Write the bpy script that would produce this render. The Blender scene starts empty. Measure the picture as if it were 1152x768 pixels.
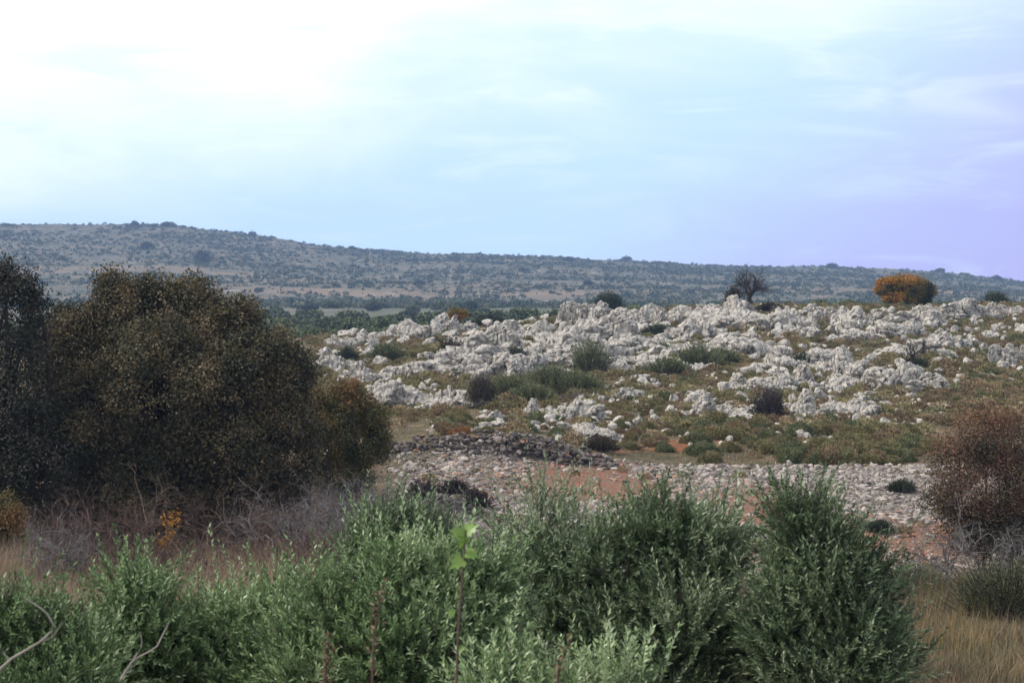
import bpy, bmesh, math, random
import numpy as np

SEED = 11
rng = np.random.default_rng(SEED)
random.seed(SEED)
FPX, CX, HY, EYE = 2000.0, 576.0, 384.0, 1.7      # focal length in 1152-wide pixels, eye height in metres
scene = bpy.context.scene
COL = scene.collection

# ------------------------------------------------------------------ noise
_r = np.random.default_rng(3)
_perm = _r.permutation(256)
_perm = np.concatenate([_perm, _perm, _perm])
_grad = _r.normal(size=(256, 3)); _grad /= np.linalg.norm(_grad, axis=1)[:, None]

def pn(p, seed=0):
    p = np.asarray(p, float) + seed * 17.31
    i = np.floor(p).astype(int); f = p - i
    w = f * f * f * (f * (f * 6 - 15) + 10)
    i &= 255
    out = 0
    for dx in (0, 1):
        wx = w[:, 0] if dx else 1 - w[:, 0]
        for dy in (0, 1):
            wy = w[:, 1] if dy else 1 - w[:, 1]
            for dz in (0, 1):
                wz = w[:, 2] if dz else 1 - w[:, 2]
                h = _perm[_perm[_perm[(i[:, 0] + dx) & 255] + ((i[:, 1] + dy) & 255)] + ((i[:, 2] + dz) & 255)]
                g = _grad[h]
                out = out + wx * wy * wz * (g[:, 0] * (f[:, 0] - dx) + g[:, 1] * (f[:, 1] - dy) + g[:, 2] * (f[:, 2] - dz))
    return out * 1.6

def fbm(p, octv=4, seed=0, gain=0.5):
    p = np.asarray(p, float); a = 1.0; s = 0; t = 0
    for k in range(octv):
        s = s + a * pn(p * 2 ** k, seed + k); t += a; a *= gain
    return s / t

def xy1(x, y, s=1.0, z=0.0):
    x = np.asarray(x, float).ravel(); y = np.asarray(y, float).ravel()
    return np.stack([x * s, y * s, np.full_like(x, z)], 1)

def sstep(a, b, x):
    t = np.clip((x - a) / (b - a), 0, 1); return t * t * (3 - 2 * t)

def runit(n, r=None):
    v = (r or rng).normal(size=(n, 3)); return v / np.linalg.norm(v, axis=1)[:, None]

def nrm(v):
    return v / np.maximum(np.linalg.norm(v, axis=-1, keepdims=True), 1e-9)

# ------------------------------------------------------------------ terrain
_D = np.array([20, 30, 40, 46, 50.5, 52, 53, 56, 65, 75, 95, 115, 130, 150, 180, 250, 330], float)
_PX = np.array([0, 200, 400, 560, 690, 760, 850, 1000, 1152], float)
_ROW = np.array([
    [800, 690, 622, 575, 540, 530, 525, 515, 480, 455, 420, 396, 385, 384, 386, 378, 366],
    [800, 690, 622, 575, 540, 530, 525, 515, 480, 455, 420, 395, 384, 383, 385, 376, 364],
    [800, 690, 618, 572, 538, 528, 516, 503, 472, 450, 416, 389, 379, 380, 383, 374, 362],
    [800, 700, 628, 580, 532, 518, 492, 485, 466, 445, 409, 383, 366, 370, 377, 369, 359],
    [800, 705, 634, 582, 540, 526, 516, 506, 475, 447, 405, 373, 353, 358, 371, 366, 357],
    [800, 710, 636, 582, 542, 532, 525, 509, 477, 448, 403, 368, 349, 354, 370, 365, 356],
    [800, 712, 638, 580, 540, 531, 524, 509, 478, 448, 402, 365, 344, 350, 370, 364, 355],
    [800, 716, 642, 580, 540, 530, 524, 509, 478, 448, 402, 366, 345, 350, 368, 362, 353],
    [800, 716, 642, 580, 540, 530, 524, 509, 478, 450, 405, 368, 344, 350, 368, 361, 352]], float)
_DF = np.arange(-20, 330.01, 0.25)
_ZT = []
for k in range(len(_PX)):
    d = np.concatenate([[-20, 0, 4, 8, 12, 16], _D])
    z = np.concatenate([[-1.7, -1.7, -1.85, -3.0, -3.75, -4.05], (HY - _ROW[k]) / FPX * _D])
    zz = np.interp(_DF, d, z)
    ker = np.hanning(15); ker /= ker.sum()
    sm = np.convolve(np.pad(zz, 7, mode='edge'), ker, mode='valid')
    ker2 = np.hanning(5); ker2 /= ker2.sum()
    sm2 = np.convolve(np.pad(zz, 2, mode='edge'), ker2, mode='valid')
    near = np.exp(-((_DF - 52.5) / 2.5) ** 2)
    _ZT.append(sm * (1 - near) + sm2 * near)
_ZT = np.array(_ZT)
_UT = (_PX - CX) / FPX
_RPX = np.array([-400, 0, 100, 150, 190, 230, 270, 310, 350, 400, 450, 500, 600, 700, 760, 800, 850, 920, 1000, 1060, 1100, 1152, 1500], float)
_RY = np.array([256, 252, 253, 252, 252, 258, 263, 268, 275, 281, 284, 286, 289, 293, 297, 300, 300, 299, 302, 306, 311, 318, 335], float)
_RU = (_RPX - CX) / FPX

def gz(x, y, detail=True):
    """ground height (absolute) over x (right), y (away from the viewer)"""
    x = np.asarray(x, float); y = np.asarray(y, float); shp = np.broadcast(x, y).shape
    x = np.broadcast_to(x, shp).ravel().astype(float); y = np.broadcast_to(y, shp).ravel().astype(float)
    u = x / np.maximum(y, 20.0)
    uc = np.clip(u, _UT[0], _UT[-1] - 1e-6)
    yc = np.clip(y, -20, 329.9)
    fi = np.interp(uc, _UT, np.arange(len(_UT))); i0 = np.floor(fi).astype(int); i1 = np.minimum(i0 + 1, len(_UT) - 1); fu = fi - i0
    fj = (yc + 20) / 0.25; j0 = np.floor(fj).astype(int); j1 = np.minimum(j0 + 1, len(_DF) - 1); fd = fj - j0
    z = (_ZT[i0, j0] * (1 - fd) + _ZT[i0, j1] * fd) * (1 - fu) + (_ZT[i1, j0] * (1 - fd) + _ZT[i1, j1] * fd) * fu
    far = y > 329.9
    if far.any():
        uf = u[far]; yf = y[far]
        ridge = np.interp(uf, _RU, _RY)
        base = z[far]
        d = [330, 480, 650, 1250]
        z650 = (HY - 341) / FPX * 650; z480 = (HY - 347) / FPX * 480
        zr = (HY - ridge) / FPX * 1250
        t1 = np.clip((yf - 330) / 150, 0, 1); t2 = np.clip((yf - 480) / 170, 0, 1); t3 = np.clip((yf - 650) / 600, 0, 1)
        zf = base + (z480 - base) * t1 + (z650 - z480) * t2 + (zr - z650) * (t3 ** 1.08)
        zf = zf - np.maximum(yf - 1250, 0) * 0.06 - np.maximum(yf - 1250, 0) ** 2 * 1e-5
        z[far] = zf
    if detail:
        a = 0.10 * sstep(5, 20, y) * (1 - sstep(300, 600, y))
        z = z + a * fbm(xy1(x, y, 0.45), 3, 2)
        rk = sstep(55, 70, y) * (1 - sstep(140, 170, y))
        z = z + rk * 0.22 * fbm(xy1(x, y, 0.28), 4, 5)
        hf = sstep(560, 800, y)
        z = z + hf * (3.0 * fbm(xy1(x, y, 1 / 140.), 3, 8) + 1.0 * fbm(xy1(x, y, 1 / 28.), 2, 9)) * (1 - 0.45 * sstep(1100, 1250, y))
    return (z + EYE).reshape(shp)

_dm = np.concatenate([np.arange(22, 150, 0.4), np.arange(150, 330, 1.5), np.geomspace(330, 1300, 400)])
def hit(px, py, dmin=22, dmax=1300):
    """where the line of sight through pixel (px, py) meets the ground"""
    u = (px - CX) / FPX
    d = _dm[(_dm >= dmin) & (_dm <= dmax)]
    z = gz(u * d, d) - EYE
    row = HY - FPX * z / d
    ok = np.nonzero(row <= py)[0]
    k = ok[0] if len(ok) else int(np.argmin(row))
    return np.array([u * d[k], d[k], z[k] + EYE])

def at(px, py, d):
    """a point at distance d seen at pixel (px, py)"""
    return np.array([(px - CX) / FPX * d, d, EYE + (HY - py) / FPX * d])

def onground(px, d):
    x = (px - CX) / FPX * d
    return np.array([x, d, float(gz(x, d))])

# ------------------------------------------------------------------ mesh helpers
def mesh_np(name, V, F, tint=None, smooth=False, extra=None):
    V = np.ascontiguousarray(V, np.float32); F = np.ascontiguousarray(F, np.int32)
    me = bpy.data.meshes.new(name)
    n, k = F.shape
    me.vertices.add(len(V)); me.vertices.foreach_set('co', V.ravel())
    me.loops.add(n * k); me.loops.foreach_set('vertex_index', F.ravel())
    me.polygons.add(n); me.polygons.foreach_set('loop_start', np.arange(0, n * k, k, dtype=np.int32))
    me.update(calc_edges=True)
    me.polygons.foreach_set('use_smooth', np.full(n, smooth, bool))
    if tint is not None:
        a = me.attributes.new('tint', 'FLOAT', 'POINT'); a.data.foreach_set('value', np.ascontiguousarray(tint, np.float32))
    if extra is not None:
        a = me.attributes.new('zone', 'FLOAT_COLOR', 'POINT'); a.data.foreach_set('color', np.ascontiguousarray(extra, np.float32).ravel())
    me.validate()
    return me

def link(name, me, mat=None, parent=None, loc=None):
    if mat is not None and not me.materials: me.materials.append(mat)
    o = bpy.data.objects.new(name, me); COL.objects.link(o)
    if parent is not None: o.parent = parent
    if loc is not None: o.location = loc
    return o

def tag(o, label=None, cat=None, group=None, kind=None):
    if label: o['label'] = label
    if cat: o['category'] = cat
    if group: o['group'] = group
    if kind: o['kind'] = kind
    return o

def thing(name, label, cat, loc, group=None):
    o = bpy.data.objects.new(name, None); COL.objects.link(o); o.location = loc
    o.empty_display_size = 0.3
    return tag(o, label, cat, group)

def merge(items):
    """items: list of (V, F, tint or None) -> one"""
    Vs, Fs, Ts, o = [], [], [], 0
    for V, F, T in items:
        Vs.append(V); Fs.append(F + o); o += len(V)
        Ts.append(np.zeros(len(V)) if T is None else T)
    return np.concatenate(Vs), np.concatenate(Fs), np.concatenate(Ts)

def scatter(V, F, pos, scl, rz, tint=None, tilt=None):
    """n copies of one template merged: pos (n,3), scl (n,3), rz (n,)"""
    n = len(pos)
    W = V[None] * scl[:, None, :]
    if tilt is not None:
        c, s = np.cos(tilt)[:, None], np.sin(tilt)[:, None]
        W = np.stack([W[..., 0], W[..., 1] * c - W[..., 2] * s, W[..., 1] * s + W[..., 2] * c], -1)
    c, s = np.cos(rz)[:, None], np.sin(rz)[:, None]
    W = np.stack([W[..., 0] * c - W[..., 1] * s, W[..., 0] * s + W[..., 1] * c, W[..., 2]], -1) + pos[:, None]
    FF = F[None] + (np.arange(n) * len(V))[:, None, None]
    T = None if tint is None else np.repeat(tint, len(V))
    return W.reshape(-1, 3), FF.reshape(-1, F.shape[1]), T

def tubes(P, R, sides=3):
    """P (n,k,3) polylines, R (n,k) radii -> quads"""
    P = np.asarray(P, float); R = np.asarray(R, float)
    n, k, _ = P.shape
    t = np.empty_like(P); t[:, 1:-1] = P[:, 2:] - P[:, :-2]; t[:, 0] = P[:, 1] - P[:, 0]; t[:, -1] = P[:, -1] - P[:, -2]
    t = nrm(t)
    ref = np.where(np.abs(t[..., 2:3]) > 0.9, np.array([1.0, 0, 0]), np.array([0, 0, 1.0]))
    a = nrm(np.cross(t, ref)); b = np.cross(t, a)
    th = np.arange(sides) / sides * 2 * math.pi
    V = P[:, :, None] + R[:, :, None, None] * (a[:, :, None] * np.cos(th)[:, None] + b[:, :, None] * np.sin(th)[:, None])
    idx = np.arange(n * k * sides).reshape(n, k, sides)
    q = np.stack([idx[:, :-1], np.roll(idx[:, :-1], -1, 2), np.roll(idx[:, 1:], -1, 2), idx[:, 1:]], -1)
    return V.reshape(-1, 3), q.reshape(-1, 4)

def leaves(P, D, L, W, tint, fold=0.25, wide=0.45, N=None):
    n = len(P)
    if N is None: N = runit(n)
    side = nrm(np.cross(D, N)); up = np.cross(side, D)
    L = np.broadcast_to(L, n)[:, None]; W = np.broadcast_to(W, n)[:, None]
    V = np.empty((n, 4, 3))
    V[:, 0] = P; V[:, 2] = P + D * L
    V[:, 1] = P + D * L * wide + side * W * 0.5 + up * W * fold
    V[:, 3] = P + D * L * wide - side * W * 0.5 + up * W * fold
    i = (np.arange(n) * 4)[:, None]
    F = np.stack([i + [0, 1, 2], i + [0, 2, 3]], 1).reshape(-1, 3)
    return V.reshape(-1, 3), F, np.repeat(tint, 4)

def tri(q):
    return np.concatenate([q[:, [0, 1, 2]], q[:, [0, 2, 3]]])

def ico(sub):
    bm = bmesh.new(); bmesh.ops.create_icosphere(bm, subdivisions=sub, radius=1)
    V = np.array([v.co[:] for v in bm.verts]); F = np.array([[v.index for v in f.verts] for f in bm.faces]); bm.free()
    return V, F
ICO = {s: ico(s) for s in (1, 2, 3, 4, 5)}

def grow(r, base, dirs, L, rad, depth, nchild=3, spread=0.7, kink=0.25, up=0.1, shrink=0.62, rshrink=0.55, t0=0.35, k=5):
    """branch skeleton, grown level by level; returns list of (P, R) per level"""
    out = []
    p = np.asarray(base, float); d = nrm(np.asarray(dirs, float)); L = np.broadcast_to(L, len(p)).astype(float); rad = np.broadcast_to(rad, len(p)).astype(float)
    for lev in range(depth + 1):
        n = len(p)
        P = np.empty((n, k, 3)); P[:, 0] = p; dd = d.copy(); DD = np.empty((n, k, 3)); DD[:, 0] = d
        for j in range(1, k):
            dd = nrm(dd + runit(n, r) * kink + np.array([0, 0, up]))
            P[:, j] = P[:, j - 1] + dd * (L / (k - 1))[:, None]; DD[:, j] = dd
        tt = np.linspace(0, 1, k)
        R = rad[:, None] * (1 - tt * (1 - rshrink * 0.9))
        if lev == depth: R = rad[:, None] * (1 - 0.75 * tt)
        out.append((P, R))
        if lev == depth: break
        ts = t0 + (1 - t0) * (np.arange(nchild) + r.uniform(0.1, 0.9, (n, nchild))) / nchild
        ts[:, -1] = 1.0
        f = ts * (k - 1); i0 = np.minimum(np.floor(f).astype(int), k - 2); ft = (f - i0)[..., None]
        rows = np.arange(n)[:, None]
        cp = P[rows, i0] * (1 - ft) + P[rows, i0 + 1] * ft
        cd = nrm(DD[rows, i0 + 1] + runit(n * nchild, r).reshape(n, nchild, 3) * spread)
        cl = L[:, None] * shrink * r.uniform(0.6, 1.25, (n, nchild))
        cr = rad[:, None] * rshrink * (1.05 - 0.35 * ts)
        p, d, L, rad = cp.reshape(-1, 3), cd.reshape(-1, 3), cl.ravel(), cr.ravel()
    return out

def skeleton_mesh(levels, sides=(7, 5, 4, 3, 3, 3)):
    return merge([tubes(P, R, sides[min(i, len(sides) - 1)]) + (None,) for i, (P, R) in enumerate(levels)])

# ------------------------------------------------------------------ materials
def newmat(name):
    m = bpy.data.materials.new(name); m.use_nodes = True
    nt = m.node_tree; nt.nodes.clear()
    o = nt.nodes.new('ShaderNodeOutputMaterial')
    return m, nt, o

def ramp(nt, stops, fac, interp='LINEAR'):
    r = nt.nodes.new('ShaderNodeValToRGB'); r.color_ramp.interpolation = interp
    e = r.color_ramp.elements
    while len(e) < len(stops): e.new(0.5)
    for k, (p, c) in enumerate(stops):
        e[k].position = p; e[k].color = (*c, 1) if len(c) == 3 else c
    nt.links.new(fac, r.inputs[0])
    return r.outputs[0]

def noise_tex(nt, scale, detail=4, rough=0.55, vec=None, dist=0.0):
    n = nt.nodes.new('ShaderNodeTexNoise'); n.inputs['Scale'].default_value = scale
    n.inputs['Detail'].default_value = detail; n.inputs['Roughness'].default_value = rough; n.inputs['Distortion'].default_value = dist
    if vec is not None: nt.links.new(vec, n.inputs['Vector'])
    return n.outputs['Fac']

def mixc(nt, fac, a, b, mode='MIX'):
    m = nt.nodes.new('ShaderNodeMix'); m.data_type = 'RGBA'; m.blend_type = mode
    for sock, v in ((m.inputs[0], fac), (m.inputs[6], a), (m.inputs[7], b)):
        if isinstance(v, (int, float)): sock.default_value = v
        elif isinstance(v, tuple): sock.default_value = (*v, 1)
        else: nt.links.new(v, sock)
    return m.outputs[2]

def leaf_mat(name, stops, transl=0.22, rough=0.55, spec=0.3):
    m, nt, o = newmat(name)
    a = nt.nodes.new('ShaderNodeAttribute'); a.attribute_name = 'tint'
    c = ramp(nt, stops, a.outputs['Fac'])
    p = nt.nodes.new('ShaderNodeBsdfPrincipled'); nt.links.new(c, p.inputs['Base Color'])
    p.inputs['Roughness'].default_value = rough; p.inputs['Specular IOR Level'].default_value = spec
    t = nt.nodes.new('ShaderNodeBsdfTranslucent'); nt.links.new(c, t.inputs['Color'])
    x = nt.nodes.new('ShaderNodeMixShader'); x.inputs[0].default_value = transl
    nt.links.new(p.outputs[0], x.inputs[1]); nt.links.new(t.outputs[0], x.inputs[2]); nt.links.new(x.outputs[0], o.inputs[0])
    return m

def bark_mat(name, c1, c2, scale=14):
    m, nt, o = newmat(name)
    tc = nt.nodes.new('ShaderNodeTexCoord')
    c = ramp(nt, [(0.3, c1), (0.7, c2)], noise_tex(nt, scale, 4, 0.6, tc.outputs['Object']))
    p = nt.nodes.new('ShaderNodeBsdfPrincipled'); nt.links.new(c, p.inputs['Base Color']); p.inputs['Roughness'].default_value = 0.85
    p.inputs['Specular IOR Level'].default_value = 0.2
    nt.links.new(p.outputs[0], o.inputs[0])
    return m

def rock_mat(name, light, mid, dark, ochre, stain=0.5, tone=None):
    m, nt, o = newmat(name)
    g = nt.nodes.new('ShaderNodeNewGeometry'); pos = g.outputs['Position']
    big = noise_tex(nt, 1.1, 5, 0.62, pos, 0.4)
    c = ramp(nt, [(0.30, mid), (0.50, light), (0.78, tuple(min(v * 1.08, 0.8) for v in light))], big)
    # vertical streaks of lichen
    mp = nt.nodes.new('ShaderNodeMapping'); mp.inputs['Scale'].default_value = (5, 5, 1.6); nt.links.new(pos, mp.inputs['Vector'])
    st = noise_tex(nt, 1.0, 6, 0.7, mp.outputs[0])
    s = ramp(nt, [(0.50, (0, 0, 0)), (0.63, (1, 1, 1))], st)
    k = nt.nodes.new('ShaderNodeMath'); k.operation = 'MULTIPLY'; nt.links.new(s, k.inputs[0]); k.inputs[1].default_value = stain
    c = mixc(nt, k.outputs[0], c, dark)
    oc = ramp(nt, [(0.62, (0, 0, 0)), (0.74, (0.5, 0.5, 0.5))], noise_tex(nt, 2.3, 4, 0.6, pos))
    c = mixc(nt, oc, c, ochre)
    pit = ramp(nt, [(0.60, (0, 0, 0)), (0.70, (0.75, 0.75, 0.75))], noise_tex(nt, 17, 3, 0.6, pos))
    c = mixc(nt, pit, c, dark)
    if tone:
        a = nt.nodes.new('ShaderNodeAttribute'); a.attribute_name = 'tint'
        c = mixc(nt, 1.0, c, ramp(nt, tone, a.outputs['Fac']), 'MULTIPLY')
    p = nt.nodes.new('ShaderNodeBsdfPrincipled'); nt.links.new(c, p.inputs['Base Color']); p.inputs['Roughness'].default_value = 0.9
    p.inputs['Specular IOR Level'].default_value = 0.15
    b = nt.nodes.new('ShaderNodeBump'); b.inputs['Strength'].default_value = 0.55; b.inputs['Distance'].default_value = 0.05
    nt.links.new(noise_tex(nt, 6, 6, 0.7, pos), b.inputs['Height']); nt.links.new(b.outputs[0], p.inputs['Normal'])
    nt.links.new(p.outputs[0], o.inputs[0])
    return m

M_ROCK = rock_mat('limestone', (0.44, 0.405, 0.36), (0.31, 0.287, 0.257), (0.07, 0.066, 0.065), (0.31, 0.23, 0.15), 0.9)
M_RUB = rock_mat('rubble_stone', (0.36, 0.33, 0.305), (0.25, 0.228, 0.215), (0.10, 0.092, 0.09), (0.30, 0.17, 0.10), 0.5, [(0.0, (0.45, 0.42, 0.42)), (0.4, (0.8, 0.76, 0.75)), (0.75, (1.15, 1.1, 1.06)), (0.9, (1.4, 1.33, 1.26)), (0.96, (1.3, 1.2, 1.1)), (1.0, (1.0, 0.70, 0.54))])
M_WALL = rock_mat('lichened_wall_stone', (0.20, 0.18, 0.17), (0.11, 0.10, 0.10), (0.04, 0.038, 0.04), (0.20, 0.12, 0.08), 0.6, [(0.0, (0.4, 0.4, 0.42)), (0.6, (0.85, 0.82, 0.8)), (0.85, (1.5, 1.4, 1.3)), (1.0, (1.2, 0.8, 0.6))])

def ground_material():
    m, nt, o = newmat('hillside_earth')
    g = nt.nodes.new('ShaderNodeNewGeometry'); pos = g.outputs['Position']
    a = nt.nodes.new('ShaderNodeAttribute'); a.attribute_name = 'zone'
    sp = nt.nodes.new('ShaderNodeSeparateColor'); nt.links.new(a.outputs['Color'], sp.inputs[0])
    base = ramp(nt, [(0.28, (0.06, 0.06, 0.035)), (0.45, (0.10, 0.09, 0.055)), (0.58, (0.16, 0.125, 0.08)), (0.75, (0.24, 0.175, 0.11))], noise_tex(nt, 0.9, 7, 0.7, pos, 0.3))
    fine = ramp(nt, [(0.35, (0.55, 0.55, 0.55)), (0.65, (1.25, 1.2, 1.15))], noise_tex(nt, 7, 4, 0.65, pos))
    base = mixc(nt, 1.0, base, fine, 'MULTIPLY')
    red = ramp(nt, [(0.3, (0.17, 0.058, 0.03)), (0.7, (0.33, 0.125, 0.06))], noise_tex(nt, 5, 5, 0.65, pos))
    brk = ramp(nt, [(0.34, (0, 0, 0)), (0.48, (1, 1, 1))], noise_tex(nt, 2.6, 5, 0.7, pos))
    rm = nt.nodes.new('ShaderNodeMath'); rm.operation = 'MULTIPLY'; nt.links.new(sp.outputs[0], rm.inputs[0]); nt.links.new(brk, rm.inputs[1])
    c = mixc(nt, rm.outputs[0], base, red)
    gv = ramp(nt, [(0.32, (0.10, 0.082, 0.072)), (0.5, (0.21, 0.178, 0.155)), (0.7, (0.32, 0.285, 0.26))], noise_tex(nt, 6, 6, 0.75, pos))
    c = mixc(nt, sp.outputs[1], c, gv)
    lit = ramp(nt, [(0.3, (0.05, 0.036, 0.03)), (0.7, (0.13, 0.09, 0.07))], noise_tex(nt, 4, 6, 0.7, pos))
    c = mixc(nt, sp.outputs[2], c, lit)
    p = nt.nodes.new('ShaderNodeBsdfPrincipled'); nt.links.new(c, p.inputs['Base Color']); p.inputs['Roughness'].default_value = 0.95
    p.inputs['Specular IOR Level'].default_value = 0.1
    b = nt.nodes.new('ShaderNodeBump'); b.inputs['Strength'].default_value = 0.8; b.inputs['Distance'].default_value = 0.1
    nt.links.new(noise_tex(nt, 9, 5, 0.7, pos), b.inputs['Height']); nt.links.new(b.outputs[0], p.inputs['Normal'])
    nt.links.new(p.outputs[0], o.inputs[0])
    return m

def hill_material():
    m, nt, o = newmat('far_hill')
    g = nt.nodes.new('ShaderNodeNewGeometry'); pos = g.outputs['Position']
    a = nt.nodes.new('ShaderNodeAttribute'); a.attribute_name = 'zone'
    sp = nt.nodes.new('ShaderNodeSeparateColor'); nt.links.new(a.outputs['Color'], sp.inputs[0])
    c = ramp(nt, [(0.3, (0.04, 0.052, 0.036)), (0.46, (0.075, 0.08, 0.055)), (0.58, (0.155, 0.13, 0.09)), (0.72, (0.29, 0.235, 0.175))], noise_tex(nt, 0.06, 8, 0.8, pos, 0.6))
    sto = ramp(nt, [(0.60, (0, 0, 0)), (0.66, (0.8, 0.8, 0.8))], noise_tex(nt, 0.16, 4, 0.7, pos))
    c = mixc(nt, sto, c, (0.36, 0.34, 0.32))
    c = mixc(nt, sp.outputs[0], c, (0.25, 0.175, 0.12))
    c = mixc(nt, sp.outputs[1], c, (0.095, 0.105, 0.07))
    p = nt.nodes.new('ShaderNodeBsdfPrincipled'); nt.links.new(c, p.inputs['Base Color']); p.inputs['Roughness'].default_value = 0.95
    p.inputs['Specular IOR Level'].default_value = 0.1
    nt.links.new(p.outputs[0], o.inputs[0])
    return m

def blob(x, y, cx, cy, rx, ry, soft=0.4):
    q = np.sqrt(((x - cx) / rx) ** 2 + ((y - cy) / ry) ** 2)
    return 1 - sstep(1 - soft, 1 + soft, q)

# ------------------------------------------------------------------ ground sheet and hills
def sheet(dd, uu, wmin=25.0):
    U, D = np.meshgrid(uu, dd)
    X = U * np.maximum(D, wmin); Z = gz(X, D)
    V = np.stack([X, D, Z], -1).reshape(-1, 3)
    r, c = U.shape
    i = np.arange(r * c).reshape(r, c)
    F = np.stack([i[:-1, :-1], i[:-1, 1:], i[1:, 1:], i[1:, :-1]], -1).reshape(-1, 4)
    return V, F
uu = np.concatenate([np.linspace(-1.2, -0.34, 40), np.linspace(-0.335, 0.335, 340), np.linspace(0.34, 1.2, 40)])
dn = np.concatenate([np.arange(-20, 20, 0.8), np.arange(20, 47, 0.4), np.arange(47, 58, 0.2), np.arange(58, 142, 0.4), np.arange(142, 330, 1.5), [330.0]])
V, F = sheet(dn, uu)
n1 = fbm(V * [0.5, 0.5, 0], 4, 21); n2 = fbm(V * [0.22, 0.22, 0], 4, 22); n3 = fbm(V * [1.3, 1.3, 0], 3, 23)
X, Y = V[:, 0], V[:, 1]
PXV = CX + FPX * X / np.maximum(Y, 5)
zone = np.zeros((len(V), 4)); zone[:, 3] = 1
# red earth patches: (px, py, radius x m, radius y m, amount)
REDS = [(670, 546, 2.0, 2.5, 1.0), (850, 575, 1.2, 2.6, 1.0), (1010, 612, 2.8, 1.8, 1.0), (775, 500, 1.7, 1.4, 1.0), (1080, 600, 2.0, 1.5, 0.6),
        (640, 520, 1.4, 1.2, .5), (530, 545, 1.2, 2.2, 0.35), (700, 505, 1.2, 1.0, .5), (850, 625, 1.5, 1.2, .5)]
red = 0
for px, py, rx, ry, am in REDS:
    h = hit(px, py, 36); red = np.maximum(red, am * blob(X + n3 * 0.9, Y + n1 * 2.0, h[0], h[1], rx, ry, 0.6) * np.clip(0.9 + 1.6 * n3, 0, 1))
zone[:, 0] = np.clip(red * 1.4, 0, 1)
bank = sstep(420, 520, PXV) * sstep(38.5, 40.5, Y + n1 * 1.5) * (1 - sstep(52, 53.5, Y + n1 * 0.7))
zone[:, 1] = np.clip(bank * (0.75 + 0.5 * n3), 0, 1) * (1 - zone[:, 0] * 0.6)
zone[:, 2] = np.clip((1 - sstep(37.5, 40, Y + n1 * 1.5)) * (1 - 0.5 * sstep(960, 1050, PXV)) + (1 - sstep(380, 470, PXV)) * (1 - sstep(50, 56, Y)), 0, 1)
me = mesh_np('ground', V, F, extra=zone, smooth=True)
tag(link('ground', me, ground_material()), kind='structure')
dh = np.concatenate([np.linspace(330, 650, 60), np.linspace(656, 1300, 180), np.linspace(1305, 1450, 24)])
V, F = sheet(dh, uu)
PXV = CX + FPX * V[:, 0] / V[:, 1]
n1 = fbm(V * [1 / 60, 1 / 25, 0], 4, 31); n2 = fbm(V * [1 / 200, 1 / 60, 0], 3, 33)
zone = np.zeros((len(V), 4)); zone[:, 3] = 1
band = (np.exp(-((V[:, 1] - 725 - n2 * 60) / 30) ** 2) * sstep(150, 260, PXV) * (1 - sstep(520, 800, PXV)) + 0.7 * np.exp(-((V[:, 1] - 820 - n2 * 70) / 16) ** 2))
zone[:, 0] = np.clip(band * (0.5 + 1.2 * n1), 0, 0.6)
zone[:, 1] = np.clip((1 - sstep(540, 680, V[:, 1] + n2 * 60)) * (0.5 + 1.6 * n1), 0, 0.8)
me = mesh_np('hills', V, F, extra=zone, smooth=True)
tag(link('hills', me, hill_material()), kind='structure')

# ------------------------------------------------------------------ rocks
def polytope(dirs, r, npl, flat=0.0, sharp=9.0):
    n = runit(npl, r); d = r.uniform(0.62, 1.0, npl)
    c = dirs @ n.T
    q = np.maximum(c / d[None], 1e-3)
    m = (q ** sharp).sum(1) ** (1 / sharp)
    return 1 / np.maximum(m, 0.5)

def rough(P, seed, amp=1.0):
    """weathered limestone: lumps, flutes running down, pits"""
    r = np.random.default_rng(seed + 77); b = nrm(np.array([r.normal() * 0.35, r.normal() * 0.35, 1.0]))
    wob = fbm(P * 1.5, 2, seed + 2)
    ph = (P @ b) * 3.1 + wob * 0.9
    saw = ph - np.floor(ph)
    j1 = nrm(np.array([r.normal(), r.normal(), 0.25])); q = (P @ j1) * 2.6 + wob * 1.2; sq = np.abs(q - np.round(q))
    d = 0.13 * fbm(P * 1.9, 3, seed) + 0.10 * (saw - 0.5) * (0.4 + 0.6 * (pn(P * 1.3, seed + 4) > -0.1))
    d = d - 0.14 * (1 - sq * 9).clip(0, 1) ** 1.3
    d = d - 0.13 * (1 - np.abs(pn(P * [1.9, 1.9, 1.5], seed + 5)) * 5.0).clip(0, 1) ** 1.5
    d = d - 0.03 * (1 - np.abs(pn(P * [4.2, 4.2, 3.0], seed + 6)) * 4.5).clip(0, 1) ** 1.5
    d = d + 0.018 * fbm(P * 6, 3, seed + 9)
    return d * amp

STYLES = {'rounded': (16, 8, (1, 0.85, 0.68)), 'blocky': (9, 18, (1, 0.85, 0.68)), 'pointed': (10, 16, (0.9, 0.8, 0.98)), 'flat': (12, 14, (1.1, 0.85, 0.42))}
def boulder(seed, style, sub):
    r = np.random.default_rng(1000 + seed); V, F = ICO[sub]
    npl, sh, sc = STYLES[style]
    P = V * polytope(V, r, npl, sharp=sh)[:, None]
    P = P * sc
    nn = nrm(P)
    P = P + nn * rough(P * 1.0, seed * 3)[:, None]
    P = P / np.abs(P[:, 0]).max() * 0.5           # unit width
    return P, F

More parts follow.
